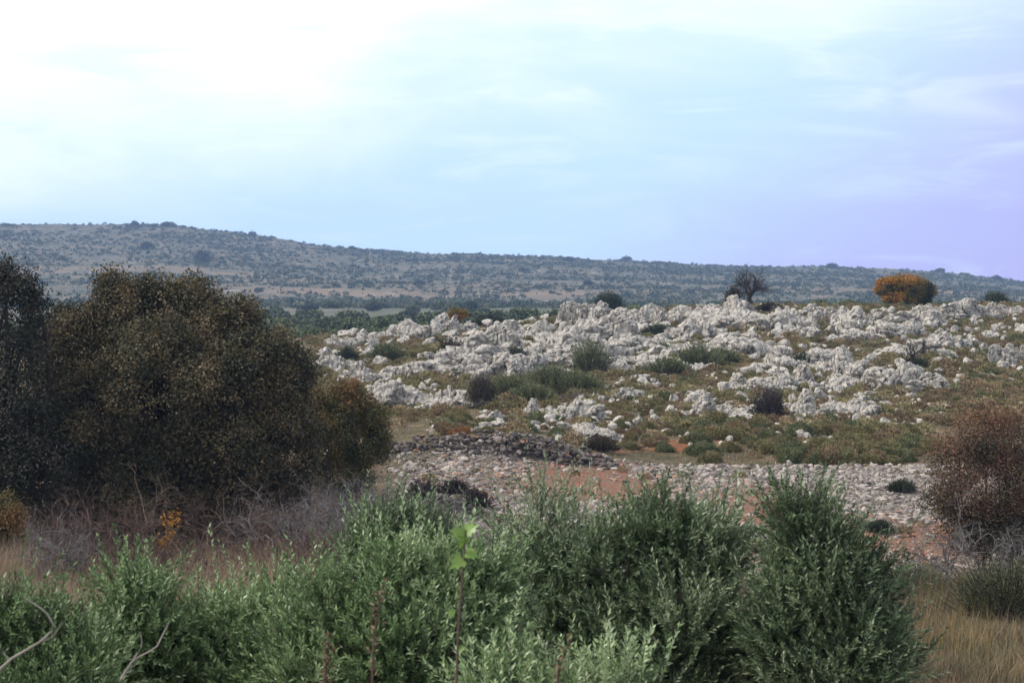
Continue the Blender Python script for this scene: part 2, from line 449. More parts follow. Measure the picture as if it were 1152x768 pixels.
def outcrop(seed, style, pieces=9):
    """several blocks fused into one weathered mass, about one unit wide"""
    r = np.random.default_rng(4000 + seed); V, F = ICO[3]
    items = []
    for k in range(pieces):
        t = k / max(pieces - 1, 1) * 2 - 1
        s = r.uniform(0.17, 0.34)
        c = np.array([t * 0.42 + r.normal() * 0.07, r.normal() * 0.17, 0.02 + r.uniform(-0.08, 0.10)])
        sc = {'blocky': (1, .9, .8), 'ridge': (1.0, 0.85, 0.8), 'domed': (1.15, 1, 0.75), 'spiky': (0.8, 0.75, 1.0), 'slab': (1.25, 1.1, 0.42)}[style]
        P = V * polytope(V, r, r.integers(8, 13), sharp=16)[:, None] * np.array(sc) * s
        a = r.uniform(0, 6.3); P = P @ np.array([[math.cos(a), math.sin(a), 0], [-math.sin(a), math.cos(a), 0], [0, 0, 1]])
        items.append((P + c, F, None))
    P, F, _ = merge(items)
    me = mesh_np('tmp', P, F); o = bpy.data.objects.new('tmp', me); COL.objects.link(o)
    md = o.modifiers.new('r', 'REMESH'); md.mode = 'VOXEL'; md.voxel_size = 0.018
    dg = bpy.context.evaluated_depsgraph_get(); me2 = bpy.data.meshes.new_from_object(o.evaluated_get(dg))
    n = len(me2.vertices); P = np.empty(n * 3, np.float32); me2.vertices.foreach_get('co', P); P = P.reshape(-1, 3).astype(float)
    N = np.empty(n * 3, np.float32); me2.vertices.foreach_get('normal', N); N = N.reshape(-1, 3)
    P = P + N * (rough(P * 2.6, seed * 7) * 0.42)[:, None]
    me2.vertices.foreach_set('co', P.astype(np.float32).ravel()); me2.update()
    me2.polygons.foreach_set('use_smooth', np.zeros(len(me2.polygons), bool))
    bpy.data.objects.remove(o); bpy.data.meshes.remove(me)
    me2.name = 'limestone_outcrop'; me2.materials.clear(); me2.materials.append(M_ROCK)
    return me2

B_TPL = {st: [mesh_np('limestone_boulder', *boulder(i + 10 * k, st, 4)) for i in range(4)] for k, st in enumerate(STYLES)}
for st in B_TPL:
    for me in B_TPL[st]: me.materials.append(M_ROCK)
O_STY = ['blocky', 'ridge', 'domed', 'spiky', 'slab']
O_TPL = {s: [outcrop(i + 10 * k, s, 9 + 2 * i) for i in range(3)] for k, s in enumerate(O_STY)}

FILLED = []      # footprints already taken (x, y, r)
# (px, py of the middle, width px, height px, style, label)
OUTCROPS = [
    (470, 444, 66, 44, 'domed', 'broad pale outcrop with a dark hollow, lowest left of the rock field'),
    (512, 450, 50, 30, 'slab', 'low pale slab joined to the right of the broad lowest left outcrop'),
    (500, 408, 62, 34, 'domed', 'long pitted grey outcrop above the lowest left outcrop'),
    (448, 412, 34, 40, 'spiky', 'pointed leaning outcrop beside the small green shrub on the left'),
    (424, 418, 34, 36, 'blocky', 'squat outcrop left of the pointed leaning outcrop'),
    (380, 404, 36, 36, 'blocky', 'squarish outcrop right beside the big dark tree'),
    (392, 380, 26, 26, 'spiky', 'small pointed outcrop on the left end of the crest'),
    (462, 372, 48, 26, 'ridge', 'jagged outcrop below the green grove, left of the orange bush'),
    (508, 366, 38, 26, 'spiky', 'upright broken outcrop under the small orange bush on the crest'),
    (545, 382, 56, 40, 'ridge', 'wide cracked outcrop right of the brownish twiggy bush on the left of the field'),
    (568, 414, 56, 32, 'domed', 'rounded outcrop with a small green shrub growing on top'),
    (602, 396, 36, 32, 'blocky', 'cracked block between the rounded outcrop and the diagonal ridge'),
    (590, 374, 50, 26, 'blocky', 'weathered outcrop just below the crest above the rounded outcrop'),
    (640, 384, 66, 40, 'ridge', 'steep rising outcrop at the lower end of the long diagonal ridge'),
    (612, 414, 44, 28, 'domed', 'smooth outcrop right behind the middle green shrubs'),
    (672, 372, 66, 36, 'ridge', 'large outcrop in the middle of the long diagonal ridge'),
    (664, 352, 36, 28, 'spiky', 'toothed outcrop on the crest below the lone round dark tree'),
    (696, 358, 46, 30, 'ridge', 'broad toothed outcrop on the crest, right of the lone round dark tree'),
    (738, 354, 34, 30, 'spiky', 'steep twin-topped outcrop on the crest above the dark green shrub'),
    (724, 386, 62, 28, 'slab', 'flat pale outcrop in front of the dark green shrub near the crest'),
    (696, 404, 62, 30, 'domed', 'low smooth outcrop behind the tall green shrub in the middle'),
    (746, 410, 52, 24, 'slab', 'low slab left of the two green shrubs in the right field'),
    (775, 372, 48, 26, 'ridge', 'blocky outcrop on the crest left of the bare tree'),
    (806, 350, 44, 24, 'ridge', 'outcrop on the crest at the left foot of the bare tree'),
    (842, 362, 68, 26, 'slab', 'smooth layered slab in front of the bare tree'),
    (818, 390, 70, 22, 'slab', 'long flat slab above the two green shrubs in the right field'),
    (884, 362, 46, 26, 'blocky', 'blocky outcrop right of the bare tree on the crest'),
    (930, 350, 34, 34, 'spiky', 'upright outcrop on the crest midway between bare and orange trees'),
    (962, 358, 44, 26, 'ridge', 'outcrop on the crest left of the orange tree'),
    (990, 372, 48, 24, 'ridge', 'pale outcrop below and left of the orange tree'),
    (1028, 358, 50, 24, 'ridge', 'low outcrop directly under the orange tree'),
    (1070, 352, 44, 28, 'spiky', 'jagged outcrop on the crest right of the orange tree'),
    (1096, 350, 34, 28, 'blocky', 'pale block below the small dark tree at the right end of the crest'),
    (1136, 346, 30, 28, 'spiky', 'pointed outcrop on the crest at the right edge'),
    (1062, 384, 40, 24, 'ridge', 'outcrop behind the thin bare sapling on the right'),
    (912, 402, 48, 36, 'ridge', 'topmost outcrop of the diagonal rock line in the right field'),
    (886, 424, 40, 26, 'blocky', 'outcrop at the lower left end of the diagonal rock line'),
    (950, 412, 48, 28, 'ridge', 'outcrop in the middle of the diagonal rock line in the right field'),
    (985, 424, 48, 32, 'ridge', 'steep outcrop at the right end of the diagonal rock line'),
    (930, 456, 46, 34, 'blocky', 'upright pale outcrop right of the dark purple bush'),
    (968, 458, 44, 30, 'ridge', 'broken outcrop below the diagonal rock line, right of the dark purple bush'),
    (850, 432, 40, 22, 'ridge', 'low outcrop above the dark purple bush'),
    (812, 456, 44, 26, 'blocky', 'blocky outcrop left of the dark purple bush'),
    (776, 462, 34, 20, 'blocky', 'small outcrop farther left of the dark purple bush'),
    (1030, 392, 50, 22, 'slab', 'flat outcrop at the foot of the thin bare sapling'),
    (1036, 430, 46, 26, 'ridge', 'outcrop in front of the thin bare sapling on the right'),
    (1140, 402, 30, 28, 'spiky', 'steep outcrop at the right edge above the reddish bush'),
    (665, 484, 34, 20, 'slab', 'bright white flat boulder lying alone above the rubble bank'),
    (612, 460, 30, 22, 'blocky', 'white block in front of the middle green shrubs'),
    (655, 462, 46, 26, 'ridge', 'cluster of white blocks in front of the tall green shrub'),
    (706, 440, 28, 24, 'blocky', 'squat block on the grassy slope right of the middle green shrubs'),
]
oi = 0
for px, py, w, h, st, lab in OUTCROPS:
    b = hit(px, py + h * 0.36, 55)
    d = b[1]; W = w / FPX * d
    me = O_TPL[st][oi % 3]; oi += 1
    o = link('limestone_outcrop', me)
    zmax = max(v.co.z for v in me.vertices)
    Hh = h / FPX * d * 0.95
    ang = rng.uniform(-0.35, 0.35) + (math.pi if rng.random() < .5 else 0)
    o.rotation_euler = (rng.normal() * 0.05, rng.normal() * 0.05, ang)
    o.scale = (W * 1.22, W * rng.uniform(1.0, 1.3), min(Hh / zmax * 1.0, W * 1.3))
    o.location = (b[0], b[1] + W * 0.2, b[2] - 0.04)
    tag(o, lab, 'rock outcrop', 'limestone outcrops on the hillside')
    FILLED.append((b[0], b[1] + W * 0.2, W * 0.40))

# fields of loose boulders: (px, py, rx, ry, count, min px, max px)
FIELDS = [
    (470, 385, 90, 22, 90, 6, 24), (440, 425, 60, 22, 34, 7, 24), (560, 375, 60, 22, 80, 6, 24), (570, 405, 60, 26, 56, 7, 26),
    (660, 372, 70, 24, 110, 6, 26), (700, 395, 70, 22, 80, 7, 26), (600, 470, 70, 14, 26, 6, 20), (660, 465, 50, 18, 40, 6, 22),
    (400, 395, 40, 30, 60, 6, 22), (430, 430, 40, 24, 30, 6, 20), (620, 480, 90, 14, 60, 4, 15), (800, 475, 120, 18, 80, 5, 16), (930, 480, 100, 16, 60, 4, 14), (1010, 460, 60, 18, 60, 5, 14), (720, 450, 60, 24, 50, 5, 16), (1090, 410, 60, 30, 60, 4, 14),
    (780, 372, 60, 22, 90, 6, 22), (850, 365, 70, 22, 110, 6, 22), (940, 362, 60, 20, 90, 6, 22), (1020, 364, 60, 18, 80, 5, 20),
    (1100, 360, 60, 22, 80, 5, 20), (820, 400, 70, 22, 70, 6, 22), (920, 415, 70, 28, 120, 6, 21), (990, 430, 50, 26, 80, 6, 21),
    (940, 458, 55, 20, 60, 7, 20), (830, 455, 70, 20, 80, 6, 22), (750, 440, 50, 26, 36, 6, 18), (1060, 400, 60, 26, 50, 5, 18),
    (1120, 400, 40, 26, 26, 5, 18), (1060, 440, 50, 20, 26, 5, 15), (700, 480, 50, 18, 30, 5, 16), (790, 495, 60, 12, 12, 6, 16),
    (540, 480, 60, 14, 22, 4, 14), (880, 485, 100, 20, 22, 4, 12), (800, 355, 400, 12, 90, 5, 18), (760, 420, 420, 60, 200, 4, 12),
]
LAND = [(826, 330, 'the bare tree'), (1020, 325, 'the orange tree'), (685, 338, 'the lone round dark tree'), (515, 353, 'the small orange bush'),
        (866, 461, 'the dark purple bush'), (795, 402, 'the paired green shrubs'), (745, 373, 'the dark green crest shrub'), (620, 432, 'the middle green shrubs'),
        (664, 405, 'the tall green shrub'), (1030, 385, 'the thin bare sapling'), (665, 484, 'the bright white flat boulder'), (470, 444, 'the broad lowest left outcrop'),
        (560, 490, 'the dry stone wall'), (775, 500, 'the red earth patch'), (1100, 520, 'the reddish bush'), (370, 410, 'the big dark tree'), (950, 415, 'the diagonal rock line'),
        (1120, 340, 'the small dark crest tree'), (507, 400, 'the brownish twiggy bush')]
cand = []
for px, py, rx, ry, n, s0, s1 in FIELDS:
    a = rng.uniform(0, 2 * math.pi, n); q = np.sqrt(rng.uniform(0, 1, n))
    for k in range(n):
        x = px + rx * q[k] * math.cos(a[k]); y = py + ry * q[k] * math.sin(a[k])
        if not (345 < x < 1175) or y > 505: continue
        s = s0 + (s1 - s0) * rng.uniform(0, 1) ** 1.8
        cand.append((s, x, y))
cand.sort(reverse=True)
kept = []
for s, x, y in cand:
    b = hit(x, y + s * 0.25, 54)
    if b[1] > 152: continue
    W = s / FPX * b[1]
    bad = False
    for fx, fy, fr in FILLED:
        if (b[0] - fx) ** 2 + ((b[1] - fy) * 0.8) ** 2 < (fr * 0.75 + W * 0.32) ** 2: bad = True; break
    if bad: continue
    FILLED.append((b[0], b[1], W * 0.5)); kept.append((s, x, y, b, W))
print('boulders', len(kept))
names = list(STYLES)
rest = []
used = {}
for i, (s, x, y, b, W) in enumerate(kept):
    st = names[int(rng.choice(4, p=[0.27, 0.36, 0.22, 0.15]))]
    if i < 300:
        o = link('limestone_boulder', B_TPL[st][int(rng.integers(4))])
        sc = W * np.array([1.05, rng.uniform(0.85, 1.2), rng.uniform(0.8, 1.1)])
        o.scale = sc; o.rotation_euler = (rng.normal() * 0.2, rng.normal() * 0.2, rng.uniform(0, 6.3))
        o.location = (b[0], b[1], b[2] + W * (0.06 if st == 'flat' else 0.14))
        best = min(LAND, key=lambda l: (l[0] - x) ** 2 + ((l[1] - y) * 1.6) ** 2)
        dx, dy = x - best[0], y - best[1]
        rel = ('right of' if dx > 0 else 'left of') if abs(dx) > 1.6 * abs(dy) else (('below' if dy > 0 else 'above') + (' and right of' if dx > 12 else ' and left of' if dx < -12 else ''))
        size = 'large' if s > 18 else 'middling' if s > 14 else 'small' if s > 11 else 'very small'
        dist = math.hypot(dx, dy); near = 'close ' if dist < 28 else '' if dist < 60 else 'well '
        lab = f'{size} {st} pale limestone boulder {near}{rel} {best[2]}'
        used.setdefault(lab, []).append((dist, o))
        tag(o, lab, 'boulder', 'loose limestone boulders on the hillside')
    else:
        rest.append((st, b, W))
RANK = ['nearest', 'second nearest', 'third nearest', 'fourth nearest', 'fifth nearest', 'sixth nearest']
for lab, lst in used.items():
    if len(lst) > 1:
        lst.sort(key=lambda t: t[0])
        for k, (_, o) in enumerate(lst):
            if k < len(RANK): o['label'] = RANK[k] + ' ' + lab.split(' pale limestone ')[0] + ' boulder ' + lab.split(' boulder ')[1]
lo = {st: [boulder(50 + i + 10 * k, st, 2) for i in range(3)] for k, st in enumerate(STYLES)}
items = []
for st in names:
    for j in range(3):
        sel = [(b, W) for q, (s_, b, W) in enumerate(rest) if s_ == st and q % 3 == j]
        if not sel: continue
        pos = np.array([b for b, W in sel]); Ws = np.array([W for b, W in sel]); pos[:, 2] += Ws * 0.1
        scl = Ws[:, None] * rng.uniform(0.85, 1.25, (len(sel), 3))
        Vv, Ff, _ = scatter(*lo[st][j], pos, scl, rng.uniform(0, 6.3, len(sel)), tilt=rng.normal(size=len(sel)) * 0.25)
        items.append((Vv, Ff, None))
# small stones and broken bits between the boulders
n = 6600
px = rng.uniform(345, 1400, n); yy = rng.uniform(54, 140, n)
x = (px - CX) / FPX * yy
dens = sstep(-0.1, 0.45, fbm(xy1(x, yy, 0.16), 3, 41)) * (0.35 + 0.65 * sstep(66, 85, yy))
keep = rng.uniform(0, 1, n) < dens
x, yy = x[keep], yy[keep]; pos = np.stack([x, yy, gz(x, yy)], 1)
sz = 0.10 + 0.32 * rng.uniform(0, 1, len(x)) ** 2.2
pos[:, 2] += sz * 0.1
for j in range(4):
    sel = np.arange(len(x)) % 4 == j
    Vv, Ff, _ = scatter(*boulder(90 + j, names[j], 2), pos[sel], sz[sel][:, None] * rng.uniform(0.8, 1.3, (sel.sum(), 3)), rng.uniform(0, 6.3, sel.sum()), tilt=rng.normal(size=sel.sum()) * 0.3)
    items.append((Vv, Ff, None))
Vv, Ff, _ = merge(items)
tag(link('limestone_rubble', mesh_np('limestone_rubble', Vv, Ff), M_ROCK), 'small pale stones scattered between the limestone boulders', 'stones', kind='stuff')

# rubble bank
n = 128000
yy = rng.uniform(38.5, 53.2, n); px = rng.uniform(415, 1350, n); x = (px - CX) / FPX * yy
nz = fbm(xy1(x, yy, 0.6), 3, 44)
p = 0.68 + 1.1 * nz
h0 = sstep(420, 500, px)
p *= h0
for q in REDS:
    hh = hit(q[0], q[1], 36); p *= 1 - 0.78 * q[4] * blob(x, yy, hh[0], hh[1], q[2] * .9, q[3] * .9)
p *= np.where(px > 690, 1.0, sstep(38.5, 41.5, yy))
p *= 1 - 0.35 * blob(x, yy, *hit(545, 545, 36)[:2], 2.2, 2.5)
keep = rng.uniform(0, 1, n) < p
x, yy = x[keep], yy[keep]; pos = np.stack([x, yy, gz(x, yy)], 1)
sz = (0.03 + 0.22 * rng.uniform(0, 1, len(x)) ** 6) * np.where(rng.random(len(x)) < 0.006, 2.2, 1.0)
pos[:, 2] += sz * 0.06
items = []
hb = np.array([hit(q[0], q[1], 36) for q in REDS])
nr = np.max([q[4] * blob(x, yy, h[0], h[1], q[2] * 1.2, q[3] * 1.2, .6) for q, h in zip(REDS, hb)], axis=0)
tn = np.clip(0.5 + 0.25 * fbm(xy1(x, yy, 0.8), 2, 45) + rng.normal(size=len(x)) * 0.27, 0, 0.93)
tn = np.where(rng.uniform(0, 1, len(x)) < nr * 0.5, 1.0, tn)
for j in range(8):
    sel = np.arange(len(x)) % 8 == j
    Vv, Ff, Tt = scatter(*boulder(120 + j, ['blocky', 'flat', 'blocky', 'rounded'][j % 4], 2 if j % 4 == 0 else 1), pos[sel], sz[sel][:, None] * rng.uniform(0.8, 1.35, (sel.sum(), 3)), rng.uniform(0, 6.3, sel.sum()), tint=tn[sel], tilt=rng.normal(size=sel.sum()) * 0.5)
    items.append((Vv, Ff, Tt))
Vv, Ff, Tt = merge(items)
tag(link('stone_rubble', mesh_np('stone_rubble', Vv, Ff, Tt), M_RUB), 'grey stone rubble covering the bank below the slope', 'rubble', kind='stuff')

# dry stone walls (stones are the pattern of the wall)
def stone_wall(pts, height, sw, label):
    """pts: list of (px, distance); stones stacked in rough courses"""
    P = np.array([onground(px, d) for px, d in pts]); base = P.mean(0)
    seg = np.linalg.norm(np.diff(P[:, :2], axis=0), axis=1); cum = np.concatenate([[0], np.cumsum(seg)])
    items = []; k = 0
    for layer in range(2):
        course = 0.0; zc = 0.0
        while zc < max(height):
            s = 0.0; hc = rng.uniform(0.08, 0.13) * sw
            while s < cum[-1]:
                w = rng.uniform(0.10, 0.30) * sw
                t = (s + w / 2)
                hmax = np.interp(t / cum[-1], np.linspace(0, 1, len(height)), height) * (1 + 0.5 * pn(np.array([[t * 1.1, 7.7, layer]]))[0])
                if zc < hmax and rng.random() > 0.08:
                    x = np.interp(t, cum, P[:, 0]); y = np.interp(t, cum, P[:, 1])
                    x2, y2 = x + rng.normal() * 0.02, y - 0.32 + layer * 0.34 + zc * 0.35 + rng.normal() * 0.06
                    Vb, Fb = boulder(160 + k % 9, ['blocky', 'flat', 'blocky'][k % 3], 2); k += 1
                    pos = np.array([[x2, y2, P[:, 2].min() * 0 + np.interp(t, cum, [float(gz(q[0], q[1] - 0.5)) for q in P]) + zc + hc * 0.4]])
                    v, f, _ = scatter(Vb, Fb, pos, np.array([[w * 1.1, w * 1.0, hc * 1.5 / (0.85 if k % 3 != 2 else 0.5)]]), np.array([rng.normal() * 0.5]), tilt=rng.normal(size=1) * 0.3)
                    items.append((v, f, np.full(len(v), np.clip(rng.normal(0.45, 0.25), 0, 1))))
                s += w
            zc += hc
    Vv, Ff, Tt = merge(items); Vv = Vv - base
    o = link('dry_stone_wall', mesh_np('dry_stone_wall', Vv, Ff, Tt), M_WALL, loc=base)
    return tag(o, label, 'stone wall')
stone_wall([(436, 53.4), (500, 53.0), (560, 52.6), (620, 52.4), (690, 52.3)], [0.35, 0.55, 0.75, 0.7, 0.25], 1.0, 'dark dry stone terrace wall running above the pale rubble bank')
stone_wall([(470, 46.5), (500, 46.3), (548, 45.5)], [0.3, 0.4, 0.2], 1.0, 'short collapsed remnant of dark stone wall low on the rubble bank')

# ------------------------------------------------------------------ foliage materials
L_OLIVE = leaf_mat('olive_leaf', [(0.0, (0.036, 0.052, 0.02)), (0.4, (0.098, 0.150, 0.066)), (0.75, (0.225, 0.295, 0.155)), (1.0, (0.43, 0.48, 0.31))], 0.22, 0.42, 0.5)
L_OLIVE2 = leaf_mat('bright_olive_leaf', [(0.0, (0.042, 0.066, 0.02)), (0.4, (0.118, 0.195, 0.070)), (0.75, (0.255, 0.36, 0.155)), (1.0, (0.46, 0.55, 0.31))], 0.24, 0.42, 0.5)
L_DARK = leaf_mat('dark_brown_leaf', [(0.0, (0.030, 0.035, 0.013)), (0.35, (0.066, 0.062, 0.027)), (0.65, (0.125, 0.092, 0.045)), (1.0, (0.23, 0.16, 0.082))], 0.15, 0.55, 0.3)
L_GREYDARK = leaf_mat('dusky_green_leaf', [(0.0, (0.022, 0.026, 0.016)), (0.5, (0.045, 0.045, 0.028)), (1.0, (0.10, 0.075, 0.055))], 0.12, 0.6, 0.25)
L_RUST = leaf_mat('rust_leaf', [(0.0, (0.04, 0.05, 0.018)), (0.4, (0.095, 0.095, 0.03)), (0.75, (0.18, 0.115, 0.04)), (1.0, (0.30, 0.16, 0.06))], 0.2)
L_RED = leaf_mat('reddish_leaf', [(0.0, (0.035, 0.04, 0.018)), (0.4, (0.07, 0.055, 0.03)), (0.75, (0.15, 0.075, 0.045)), (1.0, (0.24, 0.13, 0.075))], 0.15)
L_ORANGE = leaf_mat('autumn_leaf', [(0.0, (0.025, 0.035, 0.012)), (0.35, (0.07, 0.08, 0.018)), (0.6, (0.22, 0.13, 0.018)), (1.0, (0.46, 0.20, 0.015))], 0.25)
L_GREEN = leaf_mat('green_shrub_leaf', [(0.0, (0.045, 0.06, 0.024)), (0.5, (0.12, 0.14, 0.055)), (1.0, (0.26, 0.26, 0.13))], 0.15)
L_DKGREEN = leaf_mat('dark_shrub_leaf', [(0.0, (0.018, 0.026, 0.014)), (0.6, (0.04, 0.055, 0.028)), (1.0, (0.075, 0.085, 0.045))], 0.12)
L_CUSH_A = leaf_mat('cushion_olive', [(0.0, (0.081, 0.078, 0.038)), (0.5, (0.189, 0.169, 0.081)), (1.0, (0.338, 0.290, 0.155))], 0.1, 0.8, 0.1)
L_CUSH_B = leaf_mat('cushion_brown', [(0.0, (0.100, 0.073, 0.044)), (0.5, (0.213, 0.156, 0.094)), (1.0, (0.362, 0.275, 0.163))], 0.1, 0.8, 0.1)
L_CUSH_C = leaf_mat('cushion_green', [(0.0, (0.058, 0.072, 0.034)), (0.5, (0.130, 0.143, 0.072)), (1.0, (0.260, 0.260, 0.143))], 0.1, 0.8, 0.1)
L_BROWNISH = leaf_mat('dark_brown_twig', [(0.0, (0.03, 0.026, 0.016)), (0.6, (0.07, 0.056, 0.036)), (1.0, (0.14, 0.11, 0.075))], 0.05, 0.8, 0.1)
L_PURPLE = leaf_mat('dark_purple_twig', [(0.0, (0.018, 0.015, 0.016)), (0.6, (0.045, 0.036, 0.036)), (1.0, (0.10, 0.08, 0.075))], 0.05, 0.8, 0.1)
L_DRY = leaf_mat('pale_dry_grass', [(0.0, (0.15, 0.11, 0.07)), (0.5, (0.31, 0.235, 0.16)), (1.0, (0.44, 0.345, 0.235))], 0.15, 0.8, 0.1)
L_STRAW = leaf_mat('straw', [(0.0, (0.06, 0.04, 0.028)), (0.5, (0.155, 0.10, 0.068)), (1.0, (0.32, 0.235, 0.16))], 0.15, 0.8, 0.1)
L_GOLD = leaf_mat('golden_straw', [(0.0, (0.07, 0.07, 0.04)), (0.35, (0.13, 0.105, 0.065)), (0.6, (0.22, 0.165, 0.11)), (0.8, (0.30, 0.21, 0.08)), (1.0, (0.40, 0.30, 0.18))], 0.15, 0.8, 0.1)
L_SCRUB = leaf_mat('hill_scrub_leaf', [(0.0, (0.025, 0.04, 0.025)), (0.5, (0.06, 0.08, 0.045)), (1.0, (0.16, 0.165, 0.10))], 0.1, 0.8, 0.1)
L_GROVE = leaf_mat('grove_leaf', [(0.0, (0.045, 0.06, 0.03)), (0.5, (0.10, 0.125, 0.06)), (1.0, (0.20, 0.22, 0.12))], 0.12, 0.7, 0.2)
L_FRESH = leaf_mat('fresh_green_leaf', [(0.0, (0.11, 0.20, 0.035)), (1.0, (0.22, 0.34, 0.08))], 0.35, 0.4, 0.4)
BARK = bark_mat('grey_bark', (0.06, 0.05, 0.042), (0.15, 0.13, 0.11))
BARK_DK = bark_mat('dark_bark', (0.025, 0.02, 0.018), (0.07, 0.055, 0.048))
TWIG_GREY = bark_mat('grey_twig', (0.075, 0.066, 0.064), (0.22, 0.198, 0.19), 3)
TWIG_BROWN = bark_mat('brown_twig', (0.06, 0.04, 0.033), (0.155, 0.105, 0.082), 3)
TWIG_PALE = bark_mat('pale_dead_wood', (0.22, 0.19, 0.16), (0.38, 0.34, 0.29), 9)

# ------------------------------------------------------------------ plants
def lobes_px(base, d, L, depth=0.9):
    """lobes given as (px, py, rx px, ry px[, depth offset m]) -> local ellipsoids"""
    out = []
    for q in L:
        off = q[4] if len(q) > 4 else 0.0
        c = at(q[0], q[1], d + off) - base
        s = (d + off) / FPX
        out.append([*c, q[2] * s, (q[2] + q[3]) * 0.5 * s * depth, q[3] * s])
    return np.array(out)

def sample_lobes(r, lobes, n, r0=0.6, r1=1.0, inside=0.55):
    area = (lobes[:, 3] * lobes[:, 5] + lobes[:, 3] * lobes[:, 4] + lobes[:, 4] * lobes[:, 5])
    k = r.choice(len(lobes), n, p=area / area.sum())
    d = runit(n, r); q = r.uniform(r0, r1, n)
    P = lobes[k, :3] + d * lobes[k, 3:] * q[:, None]
    out = nrm(d / lobes[k, 3:])
    inn = np.zeros(n, bool)
    for j in range(len(lobes)):
        inn |= (np.linalg.norm((P - lobes[j, :3]) / lobes[j, 3:], axis=1) < inside) & (k != j)
    return P[~inn], out[~inn], k[~inn]

def limbs(r, lobes, rad, foot=(0, 0, 0), stems=1, sub=True):
    """tapered trunk splitting into limbs that reach every lobe"""
    cen = lobes[:, :3].mean(0); low = lobes[:, 2].min()
    fork = np.array([foot[0] * 0.6 + cen[0] * 0.4, foot[1] * .6 + cen[1] * .4, max(low * 0.55, 0.2)])
    items = []
    t = np.linspace(0, 1, 6)[:, None]
    P = np.array(foot) * (1 - t) + fork * t + np.array([0.12, 0.05, 0]) * np.sin(t * 3.1) * rad * 3
    P[0, 2] -= 0.15
    items.append(tubes(P[None], np.linspace(1.25, 0.85, 6)[None] * rad, 9) + (None,))
    for lb in lobes:
        e = lb[:3] + np.array([0, 0, lb[5] * 0.4]); mid = (fork + e) / 2 + r.normal(size=3) * 0.12 * np.linalg.norm(e - fork)
        Q = (1 - t) ** 2 * fork + 2 * t * (1 - t) * mid + t ** 2 * e
        items.append(tubes(Q[None], np.linspace(0.62, 0.14, 6)[None] * rad, 6) + (None,))
        if sub:
            n = 9
            s = r.integers(2, 6, n); dd = nrm(runit(n, r) + np.array([0, 0, 0.3])) * lb[3:] * 0.62
            lv = grow(r, Q[s], dd, np.linalg.norm(dd, axis=1) , rad * 0.085, 1, 4, 0.6, 0.2, 0.02)
            for a, b in lv: items.append(tubes(a, b, 4) + (None,))
    return merge(items)[:2]

def leafy(r, lobes, n, per, L, W, spread, coh=1.0, tvar=0.11, tint_noise=1.2, gap=0.6, gapthr=-0.25, r0=0.55, r1=1.02, droop=0.1, bias=0.0, tdir=None, tamp=0.0, inside=0.5):
    P, O, k = sample_lobes(r, lobes, n, r0, r1, inside)
    g = fbm(P * gap + 3.3, 3, 51); P, O = P[g > gapthr], O[g > gapthr]
    tn = 0.45 + bias + 0.9 * fbm(P * tint_noise, 2, 61)
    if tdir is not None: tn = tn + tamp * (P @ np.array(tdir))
    m = len(P)
    C = np.repeat(P, per, 0) + r.normal(size=(m * per, 3)) * spread
    D = nrm(np.repeat(O, per, 0) * 0.5 + runit(m * per, r) * 0.9 + np.array([0, 0, -droop]))
    N = nrm(np.repeat(O, per, 0) * 0.9 * coh + np.array([0, 0, 0.55]) + np.repeat(runit(m, r), per, 0) * 0.35 + runit(m * per, r) * 0.35)
    T = np.clip(np.repeat(tn, per) + r.normal(size=m * per) * tvar, 0, 1)
    q = m * per
    return leaves(C, D, L * r.uniform(0.65, 1.2, q), W * r.uniform(0.7, 1.2, q), T, N=N)

def crowned(name, label, cat, px, d, lobepx, mat, bark, n, per, L, W, spread, rad, seed, group=None, depth=0.9, crown='crown', trunk='trunk', foot=None, subl=0, subs=0.36, **kw):
    r = np.random.default_rng(seed)
    base = onground(px, d) if foot is None else np.array(foot)
    lob = lobes_px(base, d, lobepx, depth)
    t = thing(name, label, cat, base, group)
    v, f = limbs(r, lob, rad); link(trunk, mesh_np(trunk, v, f, smooth=True), bark, t)
    if subl:
        big = lob.copy(); big[:, 3:] *= 0.84; new = []
        for lb in lob:
            dd = runit(subl, r); q = r.uniform(0.5, 1.0, subl) * subs
            for k in range(subl): new.append([*(lb[:3] + dd[k] * lb[3:] * (1.0 - q[k] * 0.75)), *(lb[3:] * q[k])])
        lob = np.concatenate([big, np.array(new)])
    v, f, tn = leafy(r, lob, n, per, L, W, spread, **kw); link(crown, mesh_np(crown, v, f, tn), mat, t)
    return t

crowned('broadleaf_tree', 'large dense dark brown-leaved tree filling the left of the scene', 'tree', 195, 42.5,
        [(138, 360, 46, 42, 0.3), (200, 354, 54, 44, 0.6), (88, 392, 46, 48, .4), (258, 382, 48, 46), (302, 408, 44, 40, -.2), (305, 440, 48, 42, -.4), (320, 465, 42, 42, -.3), (190, 440, 105, 85, -0.8),
         (105, 470, 80, 75, -.6), (255, 490, 80, 60, -0.8), (160, 545, 90, 52, -.6), (70, 555, 60, 50, 0), (270, 540, 62, 46, -.2), (320, 520, 40, 50, -.1), (215, 565, 60, 34, -.6), (178, 325, 26, 16, 0.5), (132, 322, 28, 16, .3), (328, 418, 30, 24, .2), (68, 368, 20, 24, .3), (70, 430, 40, 45, .2), (60, 490, 45, 50, .1), (150, 410, 60, 50, .2)],
        L_DARK, BARK_DK, 13000, 22, 0.085, 0.056, 0.12, 0.26, 21, subl=10, subs=0.42, tvar=0.08, gap=1.15, gapthr=-0.55, tint_noise=2.2, r0=0.72, r1=1.04)
